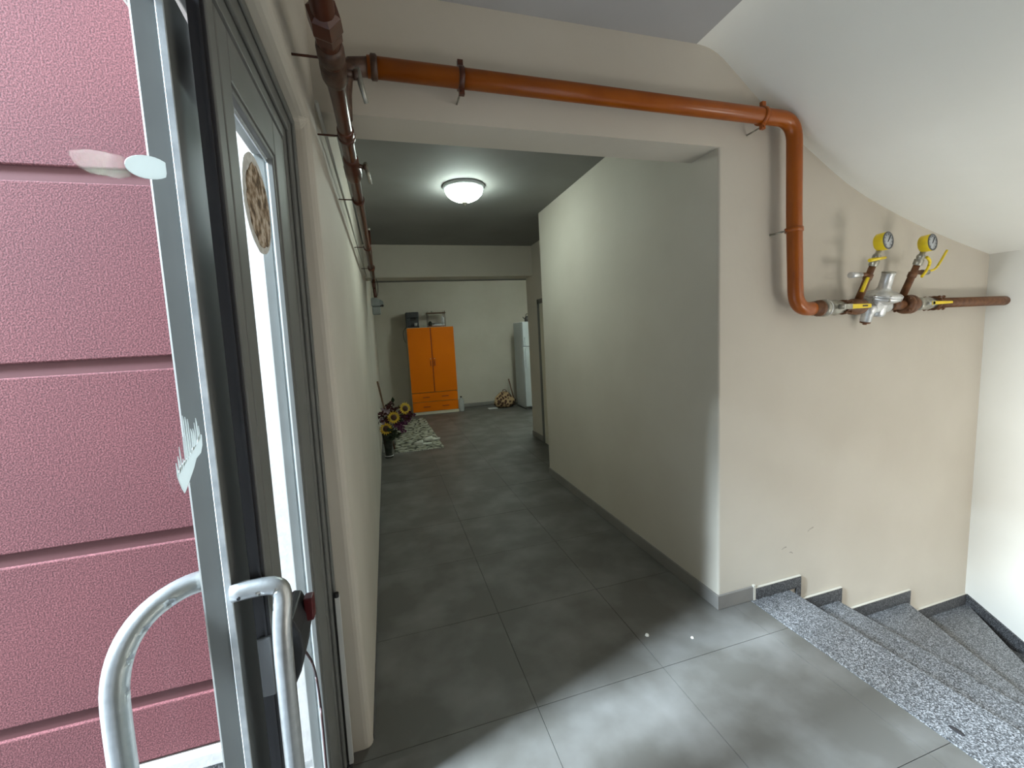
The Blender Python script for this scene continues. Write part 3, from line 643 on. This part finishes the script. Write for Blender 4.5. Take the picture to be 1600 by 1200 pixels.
# gauge stacks, tilted out of the wall
def gauge(base, hgt, label, second):
    t = thing('pressure_gauge', label, 'gauge', base)
    ax = Vector((.02, -math.sin(math.radians(20)), math.cos(math.radians(20)))).normalized()
    def at(h): return ax * h
    q = MB(); q.lathe([(.017, 0), (.017, hgt * .36), (.020, hgt * .37), (.020, hgt * .46), (.015, hgt * .47), (.015, hgt * .62)], (0, 0, 0), ax, 14); q.build('stem_pipe', M['rust'], t)
    q = MB(); q.lathe([(.019, hgt * .60), (.020, hgt * .61), (.021, hgt * .70), (.014, hgt * .72), (.018, hgt * .73), (.018, hgt * .78), (.012, hgt * .80), (.012, hgt * .86)], (0, 0, 0), ax, 10); q.build('valve', M['brass'], t)
    if not second:
        q = MB(); q.tube([at(hgt * .45), at(hgt * .45) + Vector((-.06, -.0, 0))], .011, 10); q.build('side_branch', M['rust'], t)
        q = MB(); q.tube([at(hgt * .45) + Vector((-.055, 0, 0)), at(hgt * .45) + Vector((-.13, .0, 0))], [.013, .015], 12); q.build('test_nipple', M['zinc'], t)
        q = MB(); q.tube([at(hgt * .40) + Vector((-.025, -.018, 0)), at(hgt * .15) + Vector((-.026, -.018, 0))], [.008, .009], 6); o = q.build('lever', M['yellow'], t)
        q = MB(); q.tube([at(hgt * .70) + Vector((-.07, -.02, -.005)), at(hgt * .70) + Vector((.04, -.02, .008))], [.009, .007], 6); o = q.build('lever', M['yellow'], t)
    else:
        q = MB(); q.tube([at(hgt * .46), at(hgt * .46) + Vector((.10, 0, 0))], .011, 10); q.build('side_branch', M['rust'], t)
        q = MB(); q.tube([at(hgt * .46) + Vector((.06, 0, -.0)), at(hgt * .46) + Vector((.11, 0, 0))], [.014, .014], 12); q.build('test_nipple', M['brass'], t)
        q = MB(); q.tube(smoothpath([at(hgt * .46) + Vector((.10, -.005, .005)), at(hgt * .46) + Vector((.15, -.01, .01)), at(hgt * .46) + Vector((.17, -.02, .05)), at(hgt * .46) + Vector((.20, -.03, .11))], 3), .006, 6); q.build('lever', M['yellow'], t)
        q = MB(); q.tube(smoothpath([at(hgt * .74) + Vector((.02, -.015, 0)), at(hgt * .66) + Vector((.06, -.02, 0)), at(hgt * .50) + Vector((.065, -.02, 0)), at(hgt * .36) + Vector((.03, -.03, 0))], 3), [.006] * 1 + [.007] * 40 if False else .007, 6); q.build('lever', M['yellow'], t)
    c = at(hgt); D = Vector((.10, -1, .05)).normalized()
    q = MB(); q.lathe([(.0, -.024), (.037, -.024), (.042, -.019), (.043, .018), (.042, .021)], c, D, 28); o = q.build('casing', M['yellow'], t); o['label'] = 'yellow round casing'
    q = MB(); q.lathe([(.0425, .021), (.0425, .024), (.037, .025), (.037, .0215)], c, D, 28); q.build('bezel', M['grey_metal'], t)
    q = MB(); q.lathe([(.037, .0205), (.037, .0225), (0, .0226)], c, D, 28); q.build('dial', M['dial'], t)
    R_ = D.cross(Vector((0, 0, 1))).normalized(); U = R_.cross(D).normalized()
    q = MB()
    for k in range(9):
        a = math.radians(225 - k * 33.75); v = R_ * math.cos(a) + U * math.sin(a)
        q.tube([c + D * .0232 + v * .027, c + D * .0232 + v * .033], .0012, 4)
    q.build('scale_marks', M['dark'], t)
    q = MB(); v = R_ * math.cos(2.2) + U * math.sin(2.2); q.tube([c + D * .0240 - v * .008, c + D * .0240 + v * .03], .0014, 4); q.build('needle', M['dark'], t)
    return t
gauge((2.392, YG - .0, 1.585), .295, 'yellow dial gauge on the left stem rising beside the regulator', False)
gauge((2.725, YG - .0, 1.60), .275, 'yellow dial gauge on the right stem nearest the right wall', True)

# ------------------------------------------------------------------ ceiling lamp
em = mat('lit_opal_glass', (0.9, 0.95, 0.93), 0.3); b = em.node_tree.nodes['Principled BSDF']; b.inputs['Emission Color'].default_value = (0.84, 1.0, 0.92, 1); b.inputs['Emission Strength'].default_value = 56.0
def make_lamp(loc, label, em):
    lam = thing('ceiling_lamp', label, 'lamp', loc)
    q = MB(); q.lathe([(.165, 0), (.168, -.012), (.155, -.028), (.14, -.03)], (0, 0, 0), (0, 0, 1), 40); q.build('lamp_base', M['fridge'], lam)
    q = MB(); q.lathe([(.150, -.022), (.151, -.035), (.140, -.062), (.115, -.088), (.08, -.107), (.04, -.118), (0, -.121)], (0, 0, 0), (0, 0, 1), 40); q.build('lamp_shade', em, lam)
    q = MB(); q.lathe([(.006, -.119), (.022, -.124), (.024, -.132), (.012, -.140), (.006, -.15), (0, -.152)], (0, 0, 0), (0, 0, 1), 20); q.build('finial', M['brass'], lam)
make_lamp((.70, 3.46, 2.70), 'round white glass dome ceiling lamp lit in the corridor', em)
em2 = em.copy(); em2.name = 'lit_opal_glass_far'; em2.node_tree.nodes['Principled BSDF'].inputs['Emission Strength'].default_value = 140.0
make_lamp((2.30, 6.45, 2.70), 'round lit ceiling lamp in the far room beyond the beam and pillar', em2)

# ------------------------------------------------------------------ wardrobe and what stands on it
wd = thing('wardrobe', 'orange two-door wardrobe with two drawers and cream sides against the back wall', 'wardrobe', (.42, 8.62, 0), math.radians(-1.5))
WW, WH, WD = .92, 1.755, .40
q = MB(); q.box(0, .018, 0, WD, .002, WH); q.box(WW - .018, WW, 0, WD, .002, WH); q.box(.018, WW - .018, 0, WD, WH - .018, WH); q.box(.018, WW - .018, 0, WD, .06, .08); q.box(.018, WW - .018, WD - .01, WD, .08, WH - .018); q.box(-.004, WW + .004, -.012, .01, .002, .06)
q.build('carcass', M['carcass'], wd, .002, 1)
def door_(x0, x1, hxp):
    q = MB(); q.box(x0, x1, -.02, -.001, .455, WH - .006); d = q.build('door', M['orange'], wd, .003, 2)
    q = MB(); q.box(hxp - .008, hxp + .008, -.048, -.021, .98, 1.09); q.build('handle', M['orange_edge'], d, .005, 2)
    q = MB(); q.lathe([(.006, 0), (.009, .012), (0, .018)], (hxp, -.021, 1.125), (0, -1, 0), 10); q.build('screw', M['zinc'], d)
door_(.002, WW / 2 - .012, WW / 2 - .04); door_(WW / 2 + .008, WW - .002, WW / 2 + .04)
q = MB(); q.box(WW / 2 - .012, WW / 2 + .008, -.006, -.0008, .455, WH - .006); q.build('door_gap_strip', M['orange_edge'], wd)
for z0, z1 in ((.265, .445), (.065, .255)):
    q = MB(); q.box(.004, WW - .004, -.02, -.001, z0, z1); d = q.build('drawer', M['orange'], wd, .003, 2)
    for hxp in (.28, .66):
        q = MB(); q.box(hxp - .07, hxp + .07, -.034, -.021, (z0 + z1) / 2 - .008, (z0 + z1) / 2 + .008); q.build('handle', M['orange_edge'], d, .004, 2)
cm = thing('coffee_machine', 'black boxy coffee machine on the left of the wardrobe top', 'coffee machine', (.56, 8.80, WH))
q = MB(); q.box(-.13, .12, -.02, .14, .0, .31); q.box(-.13, .12, -.12, .0, .20, .31); q.box(-.13, .12, -.12, .0, 0, .03); q.box(-.13, -.05, -.11, .0, .03, .2); q.build('body', M['black_plastic'], cm, .012, 3)
q = MB(); q.lathe([(.018, 0), (.018, -.03), (.008, -.045)], (.045, -.07, .2), (0, 0, 1), 12); q.build('spout', M['dark'], cm)
q = MB(); q.lathe([(.0, .032), (.028, .032), (.034, .10), (.030, .10), (.026, .036), (0, .036)], (.055, -.075, 0), (0, 0, 1), 18); tag(q.build('cup', M['zinc'], cm), None)
q = MB(); q.tube(smoothpath([(-.13, .08, .02), (-.17, .05, -.02), (-.205, -.06, -.08), (-.205, -.1, -.17), (-.19, -.06, -.25), (-.16, .06, -.28)], 5), .005, 8); q.build('power_cord', M['dark'], cm)
rk = thing('wire_rack', 'two-tier dark wire rack with wooden shelves on the right of the wardrobe top', 'rack', (1.03, 8.80, WH))
for x in (-.17, .17):
    for y in (-.11, .11):
        q = MB(); q.tube([(x, y, .0), (x, y, .315)], .006, 8); q.build('post', M['wire'], rk)
for y in (-.11, .11):
    q = MB(); q.tube([(-.17, y, .07), (.17, y, .07)], .004, 6); q.build('rail', M['wire'], rk)
q = MB(); q.box(-.19, .19, -.125, .125, .27, .29); q.build('shelf', M['wood'], rk, .003, 1)
q = MB(); q.box(-.17, .17, -.12, .12, .012, .024); q.build('shelf', M['orange_edge'], rk, .003, 1)
q = MB(); R = random.Random(5); n = 14; vs = []; fs = []
for i in range(n):
    for j in range(6):
        u = i / (n - 1); v = j / 5; e_ = math.sin(PI * u) ** .6 * math.sin(PI * v) ** .5
        vs.append((-.07 + .20 * u, -.09 + .15 * v, .0255 + e_ * (.055 + R.uniform(-.012, .02))))
for i in range(n - 1):
    for j in range(5): fs.append((i * 6 + j, (i + 1) * 6 + j, (i + 1) * 6 + j + 1, i * 6 + j + 1))
vs2 = len(vs); vs += [(x, y, .0245) for x, y, z in vs]; fs += [tuple(v + vs2 for v in f[::-1]) for f in fs[:]]
for i in range(n - 1): fs += [(i * 6, (i + 1) * 6, (i + 1) * 6 + vs2, i * 6 + vs2), (i * 6 + 5, (i + 1) * 6 + 5, (i + 1) * 6 + 5 + vs2, i * 6 + 5 + vs2)]
q.faces(vs, fs, True); o = q.build('cloth', M['cloth']); o.location = (1.03, 8.80, WH); tag(o, 'crumpled white cloth lying on the lower shelf of the wire rack', 'cloth')
q = MB(); q.lathe([(.03, 0), (.034, .02), (.034, .07), (.02, .085), (.012, .1), (0, .1)], (0, 0, 0), (0, 0, 1), 16); o = q.build('jar', M['vase']); o.location = (.91, 8.80, WH + .0245); tag(o, 'small dark jar at the left end of the rack lower shelf', 'jar')
q = MB(); q.lathe([(.018, 0), (.02, .01), (.018, .03), (0, .034)], (0, 0, 0), (0, 0, 1), 14); o = q.build('lid', M['brass']); o.location = (.95, 8.78, WH + .2905); tag(o, 'small round lid lying on top of the wire rack', 'lid')
q = MB(); q.lathe([(.03, 0), (.03, .16), (.012, .18), (.012, .2), (0, .2)], (0, 0, 0), (0, 0, 1), 16); o = q.build('bottle', M['cloth']); o.location = (1.17, 8.83, WH + .0245); tag(o, 'white bottle at the right end of the rack lower shelf', 'bottle')
# plastic bottle beside the wardrobe
bo = thing('water_bottle', 'clear plastic water jug on the floor right of the wardrobe', 'bottle', (1.405, 8.62, 0))
q = MB(); q.lathe([(0, .001), (.05, .001), (.056, .02), (.053, .08), (.056, .09), (.055, .2), (.045, .24), (.018, .275), (.018, .29)], (0, 0, 0), (0, 0, 1), 20); q.build('bottle_body', M['plastic_clear'], bo)
q = MB(); q.lathe([(.02, .285), (.021, .31), (0, .312)], (0, 0, 0), (0, 0, 1), 14); q.build('cap', M['wire'], bo)

# ------------------------------------------------------------------ fridge
fg = thing('fridge', 'tall white two-door fridge partly hidden behind the pillar', 'fridge', (2.60, 7.97, 0))
q = MB(); q.box(0, .62, .05, .60, .03, 1.755); q.build('cabinet', M['fridge'], fg, .008, 2)
q = MB(); q.box(0, .62, -.02, .045, .06, 1.262); d = q.build('lower_door', M['fridge'], fg, .012, 3)
q = MB(); q.box(.025, .05, -.055, -.021, .85, 1.235); q.build('handle', M['fridge'], d, .005, 2)
q = MB(); q.box(0, .62, -.02, .045, 1.275, 1.755); d = q.build('upper_door', M['fridge'], fg, .012, 3)
q = MB(); q.box(.025, .05, -.055, -.021, 1.30, 1.45); q.build('handle', M['fridge'], d, .005, 2)
q = MB(); q.box(.006, .614, -.008, .05, 1.2625, 1.2745); q.box(.006, .614, .0455, .0495, .06, 1.75); q.build('door_seal', M['fridge_seam'], fg)
q = MB(); q.box(.02, .60, .02, .58, .002, .03); q.build('foot_plinth', M['fridge_seam'], fg)
kt = thing('kettle', 'small dark kettle standing on top of the fridge', 'kettle', (2.75, 8.05, 1.7555))
q = MB(); q.lathe([(0, .001), (.06, .001), (.068, .02), (.06, .08), (.04, .11), (0, .118)], (0, 0, 0), (0, 0, 1), 20); q.build('body', M['dark'], kt)
q = MB(); q.tube(smoothpath([(-.055, 0, .05), (-.09, 0, .08), (-.10, 0, .10)], 3), .009, 8); q.build('spout', M['dark'], kt)
q = MB(); q.tube(smoothpath([(-.04, 0, .10), (-.03, 0, .16), (.03, 0, .16), (.045, 0, .10)], 4), .006, 8); q.build('handle', M['dark'], kt)

# ------------------------------------------------------------------ sack and broom
def blob(name, mt, loc, sx, sy, sz, seed, parent=None, amp=.12):
    R = random.Random(seed); q = MB(); n, mm = 22, 12; vs = []; fs = []
    ph = [R.uniform(0, 6.28) for _ in range(6)]
    for j in range(mm + 1):
        t = PI * j / mm
        for i in range(n):
            a = 2 * PI * i / n
            r = 1 + amp * math.sin(3 * a + ph[0] + t) + amp * .6 * math.sin(5 * a + ph[1] - 2 * t) + amp * .4 * math.sin(7 * t + ph[2] + a)
            z = (1 + math.cos(t)) / 2
            rr = math.sin(t) ** .7 * (1.0 - .35 * z)
            vs.append((sx * rr * r * math.cos(a), sy * rr * r * math.sin(a), max(0.001, sz * z * (1 + .1 * math.sin(a * 2 + ph[3])))))
    for j in range(mm):
        for i in range(n): fs.append((j * n + i, j * n + (i + 1) % n, (j + 1) * n + (i + 1) % n, (j + 1) * n + i))
    q.faces(vs, fs, True); o = q.build(name, M[mt], parent); 
    if parent is None: o.location = loc
    return o
sa = thing('sack', 'bulging brown patterned sack slumped on the floor left of the fridge', 'bag', (2.30, 8.55, 0))
blob('sack_body', 'bag', None, .24, .17, .31, 4, sa)
q = MB(); q.box(-.35, -.16, -.10, .06, .001, .012); q.build('sack_flap', M['cloth'], sa, .004, 2)
q = MB(); q.tube(smoothpath([(.03, .0, .27), (-.03, 0, .37), (.06, 0, .38), (.09, 0, .26)], 4), .008, 8); q.build('sack_handle', M['wood'], sa)
br = thing('broom', 'dark brown broom leaning between the sack and the fridge', 'broom', (2.555, 8.70, 0))
q = MB(); q.tube([(.02, .0, .10), (-.03, .18, .56)], .016, 10); q.build('broom_stick', M['wood'], br)
q = MB(); q.prism([(-.10, .001), (.03, .001), (.05, .14), (-.02, .14)], 'y', -.04, .04); q.build('broom_head', M['wire'], br, .006, 2)

# ------------------------------------------------------------------ rug, slippers, flowers, stick
rug = thing('runner_rug', 'pale stone-patterned runner rug with fringed end along the left wall', 'rug', (.34, 7.08, 0))
nx, ny = 14, 50; vs = []; fs = []; R = random.Random(2)
for i in range(nx + 1):
    for j in range(ny + 1):
        u, v = i / nx, j / ny
        xa = -.345 + v * .05; xb = .325 - v * .06
        vs.append((xa + (xb - xa) * u, -1.25 + 2.42 * v, .006 + .0035 * math.sin(j * .9 + i * .3) * math.sin(i * .8)))
n0 = len(vs)
for i in range(nx):
    for j in range(ny):
        a = i * (ny + 1) + j; fs.append((a, a + ny + 1, a + ny + 2, a + 1))
vs += [(x, y, .0006) for x, y, z in vs]
fs += [tuple(k + n0 for k in f[::-1]) for f in fs[:]]
for j in range(ny): fs += [(j, j + 1, n0 + j + 1, n0 + j), (nx * (ny + 1) + j, nx * (ny + 1) + j + 1, n0 + nx * (ny + 1) + j + 1, n0 + nx * (ny + 1) + j)]
q = MB(); q.faces(vs, fs, True); q.build('rug_body', M['rug'], rug)
q = MB()
for k in range(46):
    x = -.34 + k * .66 / 45; q.tube([(x, -1.25, .005), (x + R.uniform(-.01, .01), -1.29, .003)], .003, 4)
o = q.build('fringe', M['slipper'], rug); o['kind'] = 'stuff'
def slipper(name_label, loc, rz):
    s = thing('slipper', name_label, 'slipper', loc, rz, 'white slippers on the rug')
    pts = [(math.cos(t) * .046 * (1 + .15 * math.sin(t)), math.sin(t) * .125) for t in [2 * PI * k / 24 for k in range(24)]]
    q = MB(); q.prism(pts, 'z', .0, .018); q.build('sole', M['slipper'], s, .004, 2)
    q = MB(); vs = []; fs = []
    for j in range(7):
        y = .0 + j * .02; wv = .047 * math.sqrt(max(0.02, 1 - (y / .128) ** 2)); hh = .05 * (1 - (j / 6) ** 2 * .6)
        for k in range(9):
            a = PI * k / 8; vs.append((math.cos(a) * wv, y, .017 + math.sin(a) * hh))
    for j in range(6):
        for k in range(8): fs.append((j * 9 + k, j * 9 + k + 1, (j + 1) * 9 + k + 1, (j + 1) * 9 + k))
    q.faces(vs, fs, True); o = q.build('upper', M['slipper'], s); md = o.modifiers.new('thick', 'SOLIDIFY'); md.thickness = .006
    return s
slipper('white slipper nearer the right edge of the rug, turned crossways', (.55, 6.30, .0108), math.radians(100))
slipper('white slipper nearer the flower vase, turned crossways', (.40, 6.08, .0108), math.radians(84))

vz = (-.075, 5.66)
va = thing('vase', 'dark tapered floor vase full of flowers by the left wall', 'vase', (vz[0], vz[1], 0))
q = MB(); q.lathe([(0, .001), (.05, .001), (.052, .02), (.045, .05), (.055, .16), (.072, .33), (.075, .36), (.068, .36), (.05, .17), (.03, .05), (0, .05)], (0, 0, 0), (0, 0, 1), 26); q.build('vase_body', M['vase'], va)
q = MB(); q.lathe([(.053, .018), (.058, .024), (.053, .032)], (0, 0, 0), (0, 0, 1), 26); q.build('vase_ring', M['zinc'], va)
def stem_to(o, head, mt='leaf', r=.004):
    q = MB(); h = Vector(head); q.tube([Vector((0, 0, 0)), Vector((h.x * .25, h.y * .25, h.z * .5)), h], r, 6); q.build('stem', M[mt], o)
def sunflower(head, D, label):
    base = Vector((vz[0] + random.uniform(-.01, .01), vz[1] + random.uniform(-.01, .01), .08))
    o = thing('sunflower', label, 'flower', base, 0, 'sunflowers in the vase')
    h = Vector(head) - base; stem_to(o, h)
    D = Vector(D).normalized(); a = D.orthogonal().normalized(); b = D.cross(a)
    q = MB(); q.lathe([(0, -.012), (.03, -.008), (.036, .004), (.02, .012), (0, .014)], h, D, 18); q.build('flower_head', M['seed'], o)
    q = MB()
    for k in range(16):
        t = 2 * PI * k / 16; v = a * math.cos(t) + b * math.sin(t); u = D.cross(v)
        p0 = h + v * .032; p1 = h + v * .058 + u * .013 + D * .006; p2 = h + v * .088 + D * .002; p3 = h + v * .058 - u * .013 + D * .006
        q.faces([p0, p1, p2, p3, p0 - D * .003, p1 - D * .003, p2 - D * .002, p3 - D * .003], [(0, 1, 2, 3), (7, 6, 5, 4), (0, 4, 5, 1), (1, 5, 6, 2), (2, 6, 7, 3), (3, 7, 4, 0)])
    q.build('petals', M['petal'], o)
sunflower((-.085, 5.58, .40), (.1, -1, .25), 'sunflower lowest and leftmost in the floor vase')
sunflower((.022, 5.58, .535), (.2, -1, .3), 'sunflower in the middle of the floor vase')
sunflower((.175, 5.60, .635), (.5, -1, .3), 'sunflower highest and rightmost in the floor vase')
def spray(head, mt, nb, rad, label, seed, group, cat='flower'):
    R = random.Random(seed); base = Vector((vz[0] + R.uniform(-.02, .02), vz[1] + R.uniform(-.02, .02), .08))
    o = thing('blossom_spray', label, cat, base, 0, group); h = Vector(head) - base; stem_to(o, h)
    q = MB()
    for k in range(nb):
        p = h + Vector((R.gauss(0, rad), R.gauss(0, rad), R.gauss(0, rad)))
        for m_ in range(5):
            t = 2 * PI * m_ / 5 + R.random(); d = Vector((math.cos(t), -.5 + R.uniform(-.3, .3), math.sin(t))).normalized(); s_ = .016 + R.random() * .012
            u = d.cross(Vector((.3, 1, .2))).normalized() * s_ * .5
            q.faces([p, p + d * s_ * .6 + u, p + d * s_ * 1.3, p + d * s_ * .6 - u], [(0, 1, 2, 3)])
    q.build('blossoms', M[mt], o)
sg = 'blossom sprays in the floor vase'
spray((.16, 5.66, .50), 'purple', 26, .045, 'purple blossom spray at the right of the floor vase', 1, sg)
spray((.10, 5.60, .42), 'purple', 24, .04, 'purple blossom spray low in front of the floor vase bouquet', 2, sg)
spray((-.02, 5.70, .60), 'maroon', 28, .05, 'dark maroon blossom spray high at the back of the floor vase', 3, sg)
spray((-.10, 5.62, .56), 'maroon', 22, .04, 'dark maroon blossom spray high at the left of the floor vase', 4, sg)
spray((-.06, 5.60, .62), 'pale_bloom', 8, .02, 'pale pink blossom sprig above the leftmost sunflower', 5, sg)
spray((-.12, 5.60, .50), 'pale_bloom', 6, .015, 'tiny pale blossom sprig touching the left wall', 6, sg)
spray((.20, 5.62, .54), 'maroon', 20, .03, 'dark maroon blossom spray beside the rightmost sunflower', 8, sg)
def leafspray(head, n, label, seed, up=False):
    R = random.Random(seed); base = Vector((vz[0], vz[1], .08)); o = thing('foliage_stem', label, 'foliage', base, 0, 'leafy stems in the floor vase'); h = Vector(head) - base; stem_to(o, h, 'leaf', .003)
    q = MB()
    for k in range(n):
        f = R.uniform(.45, 1.05); p = h * f; d = Vector((R.uniform(-1, 1), R.uniform(-1, .6), R.uniform(-.2, 1 if not up else 1.6))).normalized(); s_ = R.uniform(.06, .11)
        u = d.cross(Vector((0, 1, .3))).normalized() * s_ * .22
        if p.x + d.x * s_ + base.x < XL + .01: d.x = abs(d.x)
        q.faces([p, p + d * s_ * .5 + u, p + d * s_, p + d * s_ * .5 - u, p + d * s_ * .5 + Vector((0, -.01, 0))], [(0, 1, 4), (1, 2, 4), (2, 3, 4), (3, 0, 4)])
    q.build('leaves', M['leaf'], o)
leafspray((.20, 5.72, .72), 9, 'upright green stem rising above the rightmost sunflower', 11, True)
leafspray((.03, 5.72, .70), 7, 'thin leafy stem rising in the middle of the floor vase', 12, True)
leafspray((-.10, 5.62, .44), 12, 'leafy stem drooping at the left of the floor vase', 13)
leafspray((.10, 5.62, .42), 14, 'leafy stem drooping in front of the rug', 14)
leafspray((.0, 5.56, .38), 12, 'short leafy stem low at the vase mouth', 15)
q = MB(); q.tube([(0, 0, .001), (-.155, .28, .95)], .013, 10); o = q.build('wooden_stick', M['wood']); o.location = (.0, 6.05, 0); tag(o, 'dark wooden stick leaning on the left wall behind the flowers', 'stick')
jr = thing('glass_jar', 'small clear glass jar on the floor between the vase and the left wall', 'jar', (-.125, 5.93, 0))
q = MB(); q.lathe([(0, .001), (.028, .001), (.032, .02), (.03, .10), (.02, .12), (.02, .13)], (0, 0, 0), (0, 0, 1), 16); q.build('jar_body', M['plastic_clear'], jr)
q = MB(); q.lathe([(.022, .128), (.022, .145), (0, .146)], (0, 0, 0), (0, 0, 1), 14); q.build('lid', M['dark'], jr)
# plaster crumbs on the floor
for (x, y, s_, lb_) in ((1.111, 1.675, .011, 'larger white plaster crumb on the floor tiles'), (1.302, 1.585, .008, 'smaller white plaster crumb nearer the stairs')):
    q = MB(); q.lathe([(0, 0.0005), (s_, .0008), (s_ * .7, s_ * .7), (0, s_ * .8)], (0, 0, 0), (0, 0, 1), 6, False); o = q.build('plaster_crumb', M['crumb']); o.location = (x, y, .0); tag(o, lb_, 'crumb')
# scuff mark on the stair wall

R = random.Random(9)
for (x, z, a, ln) in ((2.21, .318, .5, .022), (2.02, .245, .3, .018), (2.07, .21, -.4, .014)):
    q = MB(); pts = [(x - ln, z - ln * a * .6), (x - ln * .3, z + .003), (x + ln, z + ln * a), (x + ln * .8, z + ln * a + .007), (x - ln * .2, z + .010), (x - ln * .9, z - ln * a * .5 + .004)]
    q.prism(pts, 'y', YW - .0006, YW + .001); o = q.build('scuff_mark', M['scuff']); o['kind'] = 'structure'
